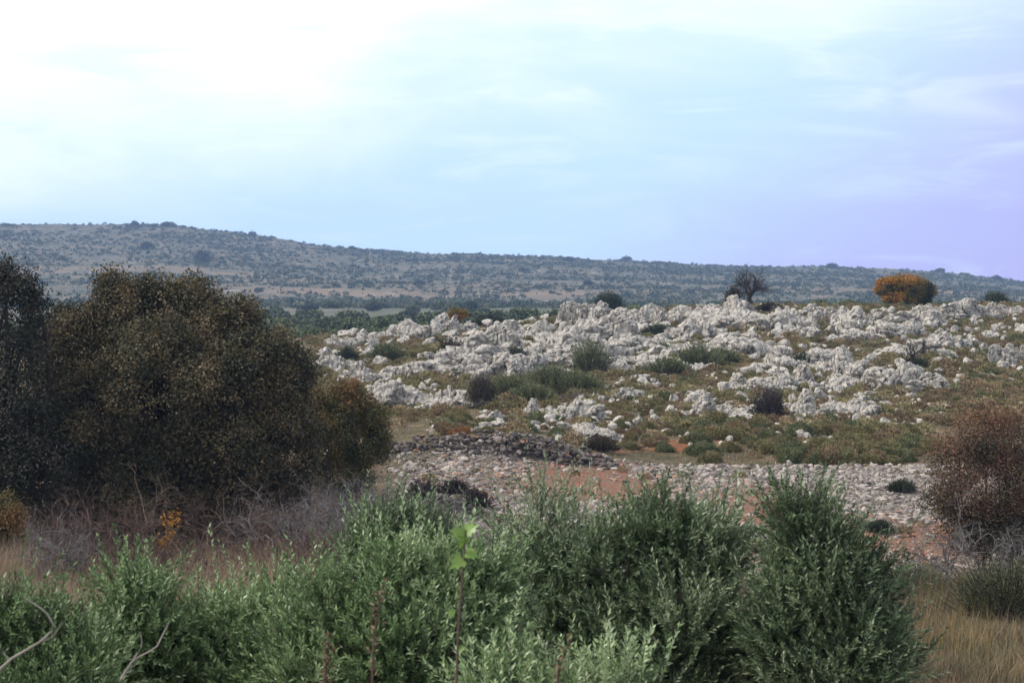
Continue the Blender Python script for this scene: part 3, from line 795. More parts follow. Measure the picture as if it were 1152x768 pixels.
crowned('broadleaf_tree', 'loose dusky green tree at the left edge, taller and thinner than its dark neighbour', 'tree', 0, 41.0,
        [(14, 335, 26, 38), (40, 345, 18, 24), (-20, 360, 40, 60), (15, 410, 45, 50, -.2), (20, 470, 58, 55, -.5), (-30, 480, 60, 90), (40, 530, 50, 45, -.6), (5, 305, 10, 14), (48, 328, 8, 12)],
        L_GREYDARK, BARK_DK, 3800, 18, 0.085, 0.052, 0.13, 0.17, 22, subl=6, gap=1.5, gapthr=-0.12, tint_noise=1.8, r0=0.65, r1=1.08)
crowned('leafy_shrub', 'rusty olive shrub at the right flank of the big dark tree', 'shrub', 392, 45.5,
        [(385, 460, 34, 30), (418, 470, 22, 26), (370, 495, 44, 34, -.4), (410, 500, 30, 30, -.2), (392, 438, 18, 12), (385, 535, 44, 30, -.3), (425, 500, 14, 20), (355, 455, 20, 24)],
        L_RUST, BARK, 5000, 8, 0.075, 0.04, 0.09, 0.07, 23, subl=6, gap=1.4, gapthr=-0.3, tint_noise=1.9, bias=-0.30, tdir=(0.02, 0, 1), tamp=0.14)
crowned('leafy_shrub', 'yellow and green leafy shrub at the left edge under the trees', 'shrub', 8, 37.0,
        [(2, 572, 24, 22), (14, 592, 18, 20), (-14, 590, 26, 30)], L_RUST, BARK, 900, 8, 0.06, 0.035, 0.07, 0.03, 24, subl=5, bias=0.2)
crowned('leafy_shrub', 'large reddish brown bush with bare lower branches at the right', 'shrub', 1105, 39.5,
        [(1105, 492, 44, 34), (1138, 500, 36, 40), (1080, 520, 38, 36, -.2), (1120, 545, 46, 40, -.4), (1085, 560, 34, 30, -.2), (1058, 566, 26, 16), (1150, 540, 30, 44, .3), (1110, 466, 22, 12), (1110, 594, 48, 28, -.2), (1150, 592, 36, 28), (1105, 545, 60, 60, .3), (1080, 592, 36, 26, -.1), (1118, 612, 56, 22, -.3), (1155, 615, 30, 22)],
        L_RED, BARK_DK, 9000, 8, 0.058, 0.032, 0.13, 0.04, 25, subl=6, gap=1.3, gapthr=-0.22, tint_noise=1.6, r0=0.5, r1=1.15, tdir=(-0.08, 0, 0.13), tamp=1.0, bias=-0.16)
crowned('autumn_tree', 'domed tree with orange autumn leaves on the rocky crest', 'tree', 1022, 131,
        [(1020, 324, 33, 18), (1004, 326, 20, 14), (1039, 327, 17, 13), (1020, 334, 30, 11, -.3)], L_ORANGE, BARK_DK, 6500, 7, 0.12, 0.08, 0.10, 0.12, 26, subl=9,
        gap=1.2, gapthr=-0.45, tint_noise=1.2, tdir=(-0.07, -0.02, 0.20), tamp=1.0, bias=-0.15, r0=.55, tvar=0.16)  # tint darkens down and to the right: autumn colour plus shading painted in
crowned('small_tree', 'lone round dark green tree standing behind the middle of the crest', 'tree', 685, 170,
        [(684, 337, 11, 8), (690, 341, 10, 6), (676, 341, 8, 5)], L_DKGREEN, BARK_DK, 900, 7, 0.16, 0.1, 0.16, 0.12, 27)
crowned('small_tree', 'small dark green tree at the right end of the crest', 'tree', 1121, 137,
        [(1119, 337, 10, 8), (1126, 339, 7, 6)], L_DKGREEN, BARK_DK, 700, 7, 0.13, 0.08, 0.13, 0.08, 28)
crowned('leafy_shrub', 'small round orange bush on the left part of the crest', 'shrub', 515, 132,
        [(512, 353, 7, 6), (519, 353, 6, 5)], L_ORANGE, BARK_DK, 420, 7, 0.1, 0.07, 0.1, 0.05, 29, bias=0.15)

# upright shrubs among the rocks: fans of narrow leafy shoots
def shoot_shrub(name, label, px, py, w, h, mat, seed, cat='shrub', n=420, group=None, dmin=54, twig=TWIG_GREY, spread=0.8, lw=0.045, ll=0.12):
    r = np.random.default_rng(seed)
    b = hit(px, py + h * 0.4, dmin, 150); d = b[1]; W, H = w / FPX * d, h / FPX * d
    t = thing(name, label, cat, b + np.array([0, W * 0.2, 0]), group)
    m = n
    st = np.stack([r.normal(size=m) * W * 0.20, r.normal(size=m) * W * 0.16, np.zeros(m)], 1)
    ar = min(1.0, 0.75 * W / H)
    dr = nrm(np.stack([(st[:, 0] / W * 2.2 * spread + r.normal(size=m) * 0.3) * ar, (st[:, 1] / W * 2.2 * spread + r.normal(size=m) * 0.3) * ar, np.ones(m)], 1))
    ln = 1.15 * H * r.uniform(0.45, 1.08, m) * (1 - 0.5 * np.clip(np.abs(st[:, 0]) / W * 1.6, 0, 1))
    k = 5; tt = np.linspace(0, 1, k)
    P = st[:, None] + dr[:, None] * (ln[:, None] * tt)[..., None]
    P[..., :2] += (st[:, None, :2] / W) * (tt ** 2 * 0.2)[None, :, None] * H
    v, f = tubes(P, np.broadcast_to((1 - 0.7 * tt) * 0.008 * max(1, d / 70), (m, k)), 3)
    link('branches', mesh_np('branches', v, f), twig, t)
    per = 16
    q = r.uniform(0.2, 1.0, (m, per)); i0 = np.minimum((q * (k - 1)).astype(int), k - 2); ft = (q * (k - 1) - i0)[..., None]
    rr = np.arange(m)[:, None]
    C = (P[rr, i0] * (1 - ft) + P[rr, i0 + 1] * ft).reshape(-1, 3)
    D = nrm(np.repeat(dr, per, 0) + runit(m * per, r) * 0.75)
    tn = np.clip(np.repeat(r.normal(0.45, 0.2, m), per) + r.normal(size=m * per) * 0.12, 0, 1)
    v, f, tn = leaves(C + runit(m * per, r) * 0.03, D, ll * r.uniform(0.6, 1.2, m * per), lw, tn)
    link('foliage', mesh_np('foliage', v, f, tn), mat, t)
    return t

for i, a in enumerate([
    ('green_shrub', 'bushy green shrub at the left end of the middle shrub patch', 572, 438, 52, 26, L_GREEN),
    ('green_shrub', 'widest green shrub in the centre of the middle shrub patch', 622, 430, 62, 30, L_GREEN),
    ('green_shrub', 'low yellowish green shrub at the lower edge of the middle patch', 598, 446, 46, 20, L_GREEN),
    ('green_shrub', 'tall dark green shrub at the upper right of the middle shrub patch', 664, 408, 26, 34, L_GREEN),
    ('green_shrub', 'green shrub at the right end of the middle shrub patch', 650, 434, 44, 24, L_GREEN),
    ('green_shrub', 'dark green shrub in a hollow just below the crest', 743, 374, 36, 14, L_DKGREEN),
    ('green_shrub', 'larger left one of the paired green shrubs in the right field', 786, 403, 40, 24, L_GREEN),
    ('green_shrub', 'smaller right one of the paired green shrubs in the right field', 814, 403, 28, 16, L_GREEN),
    ('green_shrub', 'green shrub low on the left of the paired green shrubs', 752, 414, 40, 18, L_GREEN),
    ('green_shrub', 'small green shrub growing on the rounded outcrop', 581, 402, 16, 16, L_DKGREEN),
    ('green_shrub', 'small green shrub beside the pointed leaning outcrop', 434, 398, 26, 18, L_GREEN),
    ('green_shrub', 'small dark green shrub near the big dark tree', 390, 402, 16, 14, L_DKGREEN),
    ('green_shrub', 'low dark shrub on the crest right of the small orange bush', 552, 362, 34, 12, L_DKGREEN),
    ('green_shrub', 'dark shrub in the rocks below the thin bare sapling', 1012, 430, 24, 18, L_DKGREEN),
    ('green_shrub', 'small dark shrub at the foot of the diagonal rock line', 905, 408, 16, 16, L_DKGREEN),
    ('green_shrub', 'green shrub at the foot of the thin bare sapling', 1030, 410, 18, 12, L_DKGREEN),
    ('green_shrub', 'low dark shrub at the right foot of the bare tree', 865, 347, 17, 9, L_BROWNISH),
    ('green_shrub', 'dark thicket at the left foot of the bare tree', 825, 334, 9, 20, L_BROWNISH),
    ('green_shrub', 'round dark purple bush standing among the right field rocks', 866, 460, 23, 32, L_PURPLE),
    ('green_shrub', 'brownish twiggy bush left of the wide cracked outcrop', 507, 400, 15, 28, L_BROWNISH),
    ('green_shrub', 'dark shrub at the upper right of the rubble bank', 1015, 551, 20, 14, L_DKGREEN),
    ('green_shrub', 'blackish shrub on the red earth of the rubble bank', 991, 596, 20, 14, L_DKGREEN),
    ('green_shrub', 'blackish shrub on the collapsed wall remnant', 512, 553, 20, 16, L_PURPLE),
    ('green_shrub', 'blackish shrub just right of the collapsed wall remnant', 534, 568, 22, 24, L_PURPLE),
    ('green_shrub', 'dark clump of twigs by the middle green shrubs', 541, 446, 17, 34, L_BROWNISH),
    ('green_shrub', 'dark spiny shrub in front of the white block', 676, 502, 28, 16, L_BROWNISH),
    ('green_shrub', 'dark twiggy shrub at the left of the collapsed wall remnant', 478, 562, 26, 26, L_PURPLE),
]):
    name = a[0] if a[6] not in (L_PURPLE, L_BROWNISH) else 'dark_shrub'
    h = hit(a[2], a[3] + a[5] * .4, 40, 150)
    sc = h[1]
    shoot_shrub(name, *a[1:], seed=300 + i, dmin=40, n=int(160 + a[4] * a[5] * 0.30), lw=0.035 * sc / 75, ll=0.11 * sc / 75)
shoot_shrub('dark_shrub', 'dull dark green broom bush in the lower right corner', 1135, 674, 90, 62, L_GREEN, 350, dmin=30, twig=BARK_DK, n=1100, lw=0.012, ll=0.06)
shoot_shrub('dark_shrub', 'greyish low shrub at the near edge of the dry grass, right', 1035, 655, 60, 30, L_CUSH_C, 351, dmin=30, n=500, lw=0.012, ll=0.05)

# cushion shrubs (low domes)
def cushion(seed):
    r = np.random.default_rng(700 + seed)
    V0, F0 = ICO[3]; m = V0[:, 2] > -0.25
    idx = -np.ones(len(V0), int); idx[m] = np.arange(m.sum()); F0 = idx[F0]; F0 = F0[(F0 >= 0).all(1)]
    V0 = V0[m]
    lump = lambda D: 1 + 0.22 * fbm(D * 1.6 + seed * 5, 2, seed) + 0.12 * fbm(D * 4.5 + seed, 2, seed + 3)
    core = V0 * (0.43 * lump(V0) * 0.93)[:, None] * [1, 0.9, 0.85]
    n = 1900
    D = runit(n, r); D[:, 2] = np.abs(D[:, 2]) - 0.12; D = nrm(D)
    P = D * (0.43 * lump(D) * r.uniform(0.86, 1.08, n))[:, None] * [1, 0.9, 0.85]
    tn = np.clip(0.5 + 0.4 * fbm(P * 5, 2, seed) + r.normal(size=n) * 0.2, 0, 1)
    lv = leaves(P, nrm(D + runit(n, r) * 0.7 + [0, 0, 0.3]), 0.075 * r.uniform(0.6, 1.3, n), 0.03, tn)
    v, f, t = merge([(core, F0, np.full(len(core), 0.3)), lv])
    return v, f, t
CUSH = [cushion(i) for i in range(5)]
CM = {}
for k, m in (('olive', L_CUSH_A), ('brown', L_CUSH_B), ('green', L_CUSH_C)):
    CM[k] = []
    for v, f, t in CUSH:
        me = mesh_np('cushion_shrub', v, f, t); me.materials.append(m); CM[k].append(me)
ZONES = [  # px, py, rx, ry, n, min, max px, weights olive brown green, place phrase
    (960, 503, 88, 24, 110, 12, 34, (.5, .2, .3), 'on the grassy terrace left of the reddish bush'),
    (810, 492, 75, 24, 50, 11, 30, (.5, .1, .4), 'near the red earth patch on the slope'),
    (730, 475, 50, 30, 36, 9, 22, (.4, .4, .2), 'on the slope above the right part of the rubble bank'),
    (1090, 420, 60, 40, 50, 7, 20, (.4, .4, .2), 'on the scrubby slope above the reddish bush'),
    (530, 475, 70, 12, 30, 7, 20, (.35, .5, .15), 'just above the dry stone wall'),
    (620, 480, 60, 12, 18, 8, 18, (.3, .5, .2), 'between the white blocks and the dry stone wall'),
    (880, 390, 90, 10, 22, 6, 14, (.4, .4, .2), 'in the grassy hollow below the bare tree'),
    (440, 390, 60, 26, 24, 6, 15, (.5, .3, .2), 'among the rocks on the left of the field'),
]
cnt = 0
for zi, (px, py, rx, ry, n, s0, s1, w, ph) in enumerate(ZONES):
    for k in range(n):
        a, q = rng.uniform(0, 6.3), math.sqrt(rng.uniform(0, 1))
        x, y = px + rx * q * math.cos(a), py + ry * q * math.sin(a)
        s = rng.uniform(s0, s1); b = hit(x, y + s * 0.2, 53.5)
        W = s / FPX * b[1]
        if any((b[0] - fx) ** 2 + (b[1] - fy) ** 2 < (fr * 0.5 + W * 0.1) ** 2 for fx, fy, fr in FILLED): continue
        if cnt >= 295: break
        cnt += 1
        c = ['olive', 'brown', 'green'][int(rng.choice(3, p=w))]
        o = link('cushion_shrub', CM[c][int(rng.integers(5))])
        o.location = b - np.array([0, 0, W * 0.03]); o.rotation_euler = (0, 0, rng.uniform(0, 6.3)); W *= 1.3
        o.scale = (W, W, W * rng.uniform(0.8, 1.15))
        size = 'broad' if s > s0 + (s1 - s0) * 0.66 else 'medium' if s > s0 + (s1 - s0) * 0.33 else 'tiny'
        tag(o, f'{size} {dict(olive="olive-coloured", brown="brown", green="green")[c]} cushion shrub {ph}', 'cushion shrub', 'cushion shrubs on the slope')
print('cushions', cnt)
o = link('cushion_shrub', CM['brown'][0]); m2 = o.data.copy(); m2.materials.clear(); m2.materials.append(leaf_mat('rusty_orange_cushion', [(0, (0.15, 0.07, 0.03)), (1, (0.36, 0.18, 0.07))], .1)); o.data = m2
b = hit(521, 489, 53.5); o.location = b; o.scale = (1.0, 0.7, 0.55); tag(o, 'rusty orange cushion shrub just above the dry stone wall', 'cushion shrub')

# ------------------------------------------------------------------ bare trees and brambles
def bare(name, label, px, d, stems, H, rad, depth, seed, mat, cat, nchild=3, spread=0.7, kink=0.3, up=0.06, lean=0.35, split=1, shrink=0.66, wid=0.0, group=None, rsh=0.55, fit=None):
    r = np.random.default_rng(seed); b = onground(px, d)
    t = thing(name, label, cat, b, group)
    st = np.zeros((stems, 3)); st[:, :2] = r.normal(size=(stems, 2)) * wid; st[:, 2] = -0.1
    dr = np.stack([r.normal(size=stems) * lean, r.normal(size=stems) * lean, np.ones(stems)], 1)
    lv = grow(r, st, dr, H * r.uniform(0.75, 1.15, stems), rad, depth, nchild, spread, kink, up, shrink, rsh)
    if fit:
        zt = max(P[..., 2].max() for P, R in lv); cx = np.concatenate([P[..., 0].ravel() for P, R in lv]); wx = cx.max() - cx.min()
        sc = np.array([fit[0] / wx, fit[0] / wx, fit[1] / zt]); top = lv[-1][0].reshape(-1, 3); off = -top[:, :2].mean(0) / max(top[:, 2].mean(), 0.1)
        for P, R in lv: P[..., :2] += off * P[..., 2:3]
        lv = [(P * sc, R) for P, R in lv]
    if stems == 1:
        v, f, _ = skeleton_mesh(lv[:split], (8, 6, 5, 4)); link('trunk', mesh_np('trunk', v, f, smooth=True), mat, t)
    else:
        for k in range(stems):
            v, f = tubes(lv[0][0][k:k + 1], lv[0][1][k:k + 1], 6); link('stem', mesh_np('stem', v, f, smooth=True), mat, t)
    v, f, _ = skeleton_mesh(lv[split:], (5, 4, 3, 3)); link('twigs', mesh_np('twigs', v, f), mat, t)
    return t
bare('bare_tree', 'leafless dark tree with spreading limbs on the rocky crest', 845, 130, 1, 1.0, 0.22, 5, 47, BARK_DK, 'tree', 4, 0.9, 0.25, 0.02, 0.1, 1, 0.80, 0, None, 0.64, (4.4, 3.4))
bare('bare_sapling', 'thin leafless sapling leaning right on the right field', 1027, 86, 1, 1.35, 0.085, 4, 42, BARK_DK, 'sapling', 4, 0.7, 0.25, 0.08, 0.3, 1, 0.68, 0, None, 0.62, (1.7, 2.1))
BR = [  # px, d, H, width, seed, mat, label
    (345, 37.5, 1.0, 0.35, 1, TWIG_GREY, 'tallest tangled grey bramble below the right side of the dark tree'),
    (395, 40.0, 0.95, 0.5, 2, TWIG_GREY, 'hazy grey leafless bush below the rusty olive shrub'),
    (440, 42.0, 0.75, 0.45, 3, TWIG_GREY, 'grey leafless bush at the left end of the dry stone wall'),
    (405, 36.0, 0.8, 0.4, 4, TWIG_GREY, 'grey leafless bush directly above the olive tops in the middle'),
    (300, 34.0, 0.6, 0.5, 5, TWIG_BROWN, 'brown tangled bramble in front of the dark tree'),
    (235, 34.5, 0.5, 0.5, 6, TWIG_BROWN, 'low brown bramble under the shadowed middle of the dark tree'),
    (120, 34.0, 0.95, 0.25, 7, TWIG_BROWN, 'tall pale-tipped bare shrub in front of the left of the dark tree'),
    (165, 35.0, 0.7, 0.3, 8, TWIG_BROWN, 'bare brown shrub beside the little orange-leaved sprout'),
    (75, 33.0, 0.8, 0.2, 9, TWIG_GREY, 'slender bare grey shrub near the left edge above the dry grass'),
    (365, 34.0, 0.7, 0.4, 10, TWIG_BROWN, 'reddish brown bramble behind the olive tops on the left'),
    (460, 43.5, 0.6, 0.4, 11, TWIG_GREY, 'small grey twiggy bush on the left edge of the rubble'),
    (280, 39.5, 0.9, 0.6, 21, TWIG_BROWN, 'dark tangled bush under the right side of the dark tree'),
    (200, 39.0, 0.75, 0.6, 22, TWIG_BROWN, 'dark tangled bush under the middle of the dark tree'),
    (120, 39.0, 0.8, 0.6, 23, TWIG_BROWN, 'dark tangled bush under the left of the dark tree'),
    (45, 37.0, 0.8, 0.5, 24, TWIG_BROWN, 'brown tangled bush right of the yellow and green shrub'),
    (325, 36.0, 0.7, 0.6, 25, TWIG_BROWN, 'rust-brown bramble below the tallest grey bramble'),
    (265, 31.5, 0.5, 0.6, 26, TWIG_BROWN, 'nearest low brown bramble behind the rounded olive'),
    (430, 38.5, 0.8, 0.5, 27, TWIG_GREY, 'grey leafless bush behind the low grey-green olive'),
    (370, 43.5, 0.8, 0.5, 28, TWIG_GREY, 'grey leafless bush in front of the foot of the rusty olive shrub'),
    (540, 68.0, 0.45, 0.2, 12, TWIG_GREY, 'pale spiky bare twigs by the lowest left outcrop'),
    (660, 73.0, 0.6, 0.4, 13, TWIG_GREY, 'grey bare twigs mixed into the right of the middle green shrubs'),
    (1110, 37.5, 0.9, 0.5, 14, TWIG_GREY, 'dark bare branches under the reddish bush'),
]
for px, d, H, wid, sd, mt, lab in BR:
    bare('bare_bramble', lab, px, d, 13 if d < 50 else 9, H * (1.15 if d < 50 else 0.7), 0.025, 4, 500 + sd, mt, 'bramble', 3, 0.95, 0.48, 0.0, 0.42, 1, 0.68, wid * (1.5 if d < 50 else 1), 'leafless brambles and bushes', 0.70)
crowned('leafy_sprout', 'little sprout with bright orange leaves in front of the dark tree', 'sprout', 192, 34.5, [(194, 590, 10, 14), (185, 605, 8, 8)], L_ORANGE, TWIG_BROWN, 34, 6, 0.06, 0.045, 0.05, 0.008, 44, bias=0.4)

# ------------------------------------------------------------------ grass
def blades(x, y, h, w, tint, bend=0.35, seg=3, r=None):
    r = r or rng; n = len(x)
    a = r.uniform(0, 6.3, n); B = np.stack([x, y, gz(x, y) - 0.02], 1)
    dirv = np.stack([np.cos(a), np.sin(a), np.zeros(n)], 1); side = np.stack([-np.sin(a), np.cos(a), np.zeros(n)], 1)
    bn = bend * r.uniform(0.2, 1.6, n)
    V = np.empty((n, 2 * seg + 1, 3)); F = []
    for k in range(seg + 1):
        t = k / seg
        c = B + dirv * (h * bn * t * t)[:, None] + np.array([0, 0, 1.0]) * (h * t * (1 - 0.25 * bn * t))[:, None]
        ww = w * (1 - t) * 0.5
        if k < seg:
            V[:, 2 * k] = c + side * ww[:, None]; V[:, 2 * k + 1] = c - side * ww[:, None]
        else: V[:, 2 * k] = c
    i = (np.arange(n) * (2 * seg + 1))[:, None]
    for k in range(seg - 1):
        F += [i + [2 * k, 2 * k + 1, 2 * k + 3], i + [2 * k, 2 * k + 3, 2 * k + 2]]
    F.append(i + [2 * seg - 2, 2 * seg - 1, 2 * seg])
    return V.reshape(-1, 3), np.concatenate(F), np.repeat(tint, 2 * seg + 1)

def grass(name, label, pxr, dr, n, h, w, mat, seed, thr=-0.2, bend=0.35, tscale=0.5, clump=0.9):
    r = np.random.default_rng(seed)
    px = r.uniform(*pxr, n); d = r.uniform(*dr, n); x = (px - CX) / FPX * d
    g = fbm(xy1(x, d, clump), 3, seed); k = g > thr + r.uniform(-0.25, 0.25, n)
    x, d, g = x[k], d[k], g[k]
    tn = np.clip(0.45 + 0.6 * fbm(xy1(x, d, tscale), 2, seed + 1) + r.normal(size=len(x)) * 0.2, 0, 1)
    v, f, t = blades(x, d, h * r.uniform(0.5, 1.2, len(x)) * (0.8 + 0.5 * g), np.full(len(x), w) * r.uniform(0.6, 1.3, len(x)), tn, bend, r=r)
    o = link(name, mesh_np(name, v, f, t), mat)
    return tag(o, label, 'grass', kind='stuff')
grass('dry_grass', 'tall dry brownish grass in the lower left behind the olive tops', (-60, 360), (20, 36), 42000, 0.95, 0.010, L_DRY, 801, -0.12, 0.5, 0.9)
grass('dry_weeds', 'brown dry weeds and litter under the brambles', (-60, 470), (31, 44), 40000, 0.4, 0.014, L_STRAW, 802, -0.1, 0.7)
grass('golden_grass', 'golden green dry grass in the lower right corner', (960, 1420), (17, 38.8), 62000, 0.48, 0.010, L_GOLD, 803, 0.0, 0.7, 0.9, 0.8)
grass('green_weeds', 'low green weeds among the dry grass on the right', (960, 1420), (18, 38), 19000, 0.3, 0.014, L_CUSH_C, 809, 0.08, 0.7, 0.9, 0.8)
grass('slope_grass', 'short dry grass tufts covering the rocky slope', (345, 1420), (53.5, 110), 76000, 0.15, 0.02, L_CUSH_A, 804, 0.0, 0.6, 0.25)
grass('slope_straw', 'pale straw tufts among the slope rocks', (345, 1420), (53.5, 134), 90000, 0.2, 0.024, L_DRY, 805, -0.05, 0.6, 0.3)
grass('golden_stalks', 'taller golden stalks rising from the dry grass on the right', (1030, 1115), (24, 38), 900, 0.8, 0.010, leaf_mat('golden_stalk', [(0, (0.13, 0.10, 0.045)), (1, (0.34, 0.25, 0.10))], 0.15, 0.8, 0.1), 807, -0.1, 0.3, 0.9)
grass('bank_weeds', 'sparse dry and green weeds on the rubble bank', (470, 1160), (39, 53), 16000, 0.16, 0.014, L_GOLD, 806, 0.12, 0.7)
grass('near_weeds', 'dry weeds between the near olive trees', (-100, 1080), (13, 39), 52000, 0.42, 0.011, L_STRAW, 807, -0.15, 0.5, 0.8)

r = np.random.default_rng(808)
n = 16500
px = r.uniform(345, 1420, n); d = np.where(np.arange(n) < 900, r.uniform(39, 53, n), r.uniform(53.5, 136, n)); px = np.where((np.arange(n) < 900) & (px < 470), px + 500, px); x = (px - CX) / FPX * d
g = fbm(xy1(x, d, 0.22), 3, 91)
k = r.uniform(0, 1, n) < np.clip(0.62 + 0.9 * g + 0.25 * sstep(900, 1100, px), 0.10, 1) * np.where(d < 53.2, 0.3, 0.06 + 0.94 * sstep(60, 70, d))
x, d, g = x[k], d[k], g[k]; n = len(x)
sz = (0.3 + 0.6 * r.uniform(0, 1, n) ** 1.8) * np.where(d < 53.2, 0.6, 1)
kind = fbm(xy1(x, d, 0.12), 2, 92) + r.normal(size=n) * 0.38 + 0.06
for nm, lo_, hi_, mt, lab in (('low_scrub', -9, 0.0, L_CUSH_A, 'low olive-grey scrub growing between the limestone rocks'), ('brown_scrub', 0.0, 0.55, L_CUSH_B, 'low brown scrub growing between the limestone rocks'), ('green_scrub', 0.55, 9, L_CUSH_C, 'low green scrub growing between the limestone rocks')):
    items = []
    for j in range(3):
        sel = (kind > lo_) & (kind <= hi_) & (np.arange(n) % 3 == j); m = int(sel.sum())
        a = np.random.default_rng(820 + j); P0 = runit(170, a); P0[:, 2] = np.abs(P0[:, 2]) - 0.1
        P0 = P0 * (0.45 * (1 + 0.3 * fbm(P0 * 2.5, 2, 95 + j)) * a.uniform(0.75, 1.05, 170))[:, None] * [1, 1, .8]
        v, f, t0 = leaves(P0, nrm(P0 + runit(170, a) * 0.35 + [0, 0, .15]), 0.16 * a.uniform(0.6, 1.2, 170), 0.09, np.clip(a.normal(0.5, 0.2, 170), 0, 1))
        V, F, T = scatter(v, f, np.stack([x[sel], d[sel], gz(x[sel], d[sel])], 1), sz[sel][:, None] * r.uniform(0.75, 1.25, (m, 3)), r.uniform(0, 6.3, m))
        items.append((V, F, np.clip(np.tile(t0, m) * 0.6 + np.repeat(r.uniform(0, 0.6, m), len(v)), 0, 1)))
    V, F, T = merge(items)
    tag(link(nm, mesh_np(nm, V, F, T), mt), lab, 'scrub', kind='stuff')

# ------------------------------------------------------------------ near olive trees
def olive(label, px, d, lobepx, seed, mat=L_OLIVE, drop=12, dens=1.0, upright=0.75, slen=(0.14, 0.33), bias=0.0, leaf=0.046):
    r = np.random.default_rng(seed); base = onground(px, d); lob = lobes_px(base, d, [(q[0], q[1] + drop, q[2] * 1.0, q[3] * 0.96, *q[4:]) for q in lobepx], 0.95)
    t = thing('olive_tree', label, 'olive tree', base, 'young olive trees in the foreground')
    v, f = limbs(r, lob, 0.06); link('trunk', mesh_np('trunk', v, f, smooth=True), BARK, t)
    area = sum(4 * math.pi * ((a[3] * a[4]) ** 1.6 + (a[3] * a[5]) ** 1.6 + (a[4] * a[5]) ** 1.6) ** (1 / 1.6) / 3 ** (1 / 1.6) for a in lob)
    n = int(520 * area * dens)
    P, O, k = sample_lobes(r, lob, n, 0.35, 0.9, 0.4)
    g = fbm(P * 2.8 + seed, 3, seed); q = g > -0.2; P, O = P[q], O[q]
    m = len(P)
    D = nrm(O * 0.75 + np.array([0, 0, upright]) + runit(m, r) * 0.55)
    ln = r.uniform(*slen, m) * np.where(r.random(m) < 0.16, 1.7, 1.0)
    K = 5; tt = np.linspace(0, 1, K)
    bend = nrm(runit(m, r) + np.array([0, 0, 0.5]))
    S = P[:, None] + D[:, None] * (ln[:, None] * tt)[..., None] + bend[:, None] * (0.18 * ln[:, None] * tt ** 2)[..., None]
    v, f = tubes(S, np.broadcast_to(0.0032 * (1 - 0.7 * tt), (m, K)), 3); link('shoots', mesh_np('shoots', v, f), BARK, t)
    per = 30
    pos = (np.arange(per) // 2 + r.uniform(0, 0.4, (m, per))) / (per / 2); pos = 0.12 + 0.88 * np.clip(pos, 0, 1)
    i0 = np.minimum((pos * (K - 1)).astype(int), K - 2); ft = (pos * (K - 1) - i0)[..., None]; rr = np.arange(m)[:, None]
    C = S[rr, i0] * (1 - ft) + S[rr, i0 + 1] * ft
    T = nrm(S[rr, i0 + 1] - S[rr, i0])
    a0 = runit(m, r); A = nrm(np.cross(T, a0[:, None])); B = np.cross(T, A)
    ph = (np.arange(per) // 2) * 1.57 + (np.arange(per) % 2) * math.pi + r.normal(size=(m, per)) * 0.35
    out = A * np.cos(ph)[..., None] + B * np.sin(ph)[..., None]
    LD = nrm(T * (0.55 + 0.6 * pos[..., None]) + out * (1.0 - 0.35 * pos[..., None]) + r.normal(size=(m, per, 3)) * 0.15)
    LN = nrm(T * 1.0 - out * 0.4 + r.normal(size=(m, per, 3)) * 0.3)
    tb = 0.42 + bias + 0.6 * fbm(P * 1.8, 2, seed + 4) + r.normal(size=m) * 0.15
    tn = np.clip(tb[:, None] + 0.22 * (pos - 0.4) + r.normal(size=(m, per)) * 0.16, 0, 1)
    q = m * per
    v, f, tn = leaves(C.reshape(-1, 3), LD.reshape(-1, 3), leaf * r.uniform(0.6, 1.15, q), leaf * 0.30 * r.uniform(0.8, 1.2, q), tn.ravel(), fold=0.18, N=LN.reshape(-1, 3))
    link('crown', mesh_np('crown', v, f, tn), mat, t)
    return m * per
tot = 0
tot += olive('dark round-topped olive tree standing farthest right', 935, 11.6, [(935, 655, 66, 70), (912, 590, 36, 34), (958, 720, 50, 60, -.2), (890, 700, 44, 64, -.1), (985, 740, 26, 40), (930, 765, 70, 50, -.3), (895, 560, 18, 16)], 901, drop=24, dens=1.05, bias=0.0)
tot += olive('wide olive tree with several upright tips right of the centre', 720, 12.2, [(790, 610, 44, 46), (745, 590, 40, 34), (690, 630, 50, 50), (770, 690, 60, 66, -.3), (700, 710, 60, 60, -.2), (820, 740, 40, 50, -.1), (630, 680, 38, 50), (610, 630, 30, 30, .2), (720, 770, 110, 50, -.3)], 902, drop=22, dens=0.95, bias=0.04)
tot += olive('thin airy olive sapling with loose tips left of the wide olive tree', 610, 12.8, [(605, 580, 22, 26), (640, 600, 26, 22), (580, 600, 20, 20), (600, 650, 36, 40), (585, 710, 50, 50, -.2)], 903, dens=0.5, bias=0.15, slen=(0.25, 0.45))
tot += olive('pale bushy olive tree in the lower middle', 450, 10.8, [(450, 655, 60, 36), (510, 660, 46, 50), (400, 690, 56, 44), (340, 715, 46, 40, .1), (450, 730, 90, 60, -.2), (530, 730, 44, 56, -.1), (360, 760, 60, 40, -.2), (545, 650, 30, 36, .2)], 904, L_OLIVE2, drop=20, dens=1.0, bias=0.08)
tot += olive('low grey-green olive tree behind the pale bushy one', 430, 14.2, [(430, 598, 26, 18), (470, 600, 34, 18), (400, 625, 30, 20), (500, 620, 26, 20), (450, 640, 70, 30)], 905, dens=1.0, bias=0.0)
tot += olive('narrow olive tree with a tall pointed tip on the left', 160, 11.2, [(150, 640, 24, 32), (165, 680, 38, 40), (130, 720, 44, 48), (190, 730, 48, 44), (160, 770, 70, 40)], 906, L_OLIVE2, drop=42, dens=1.0, bias=0.04)
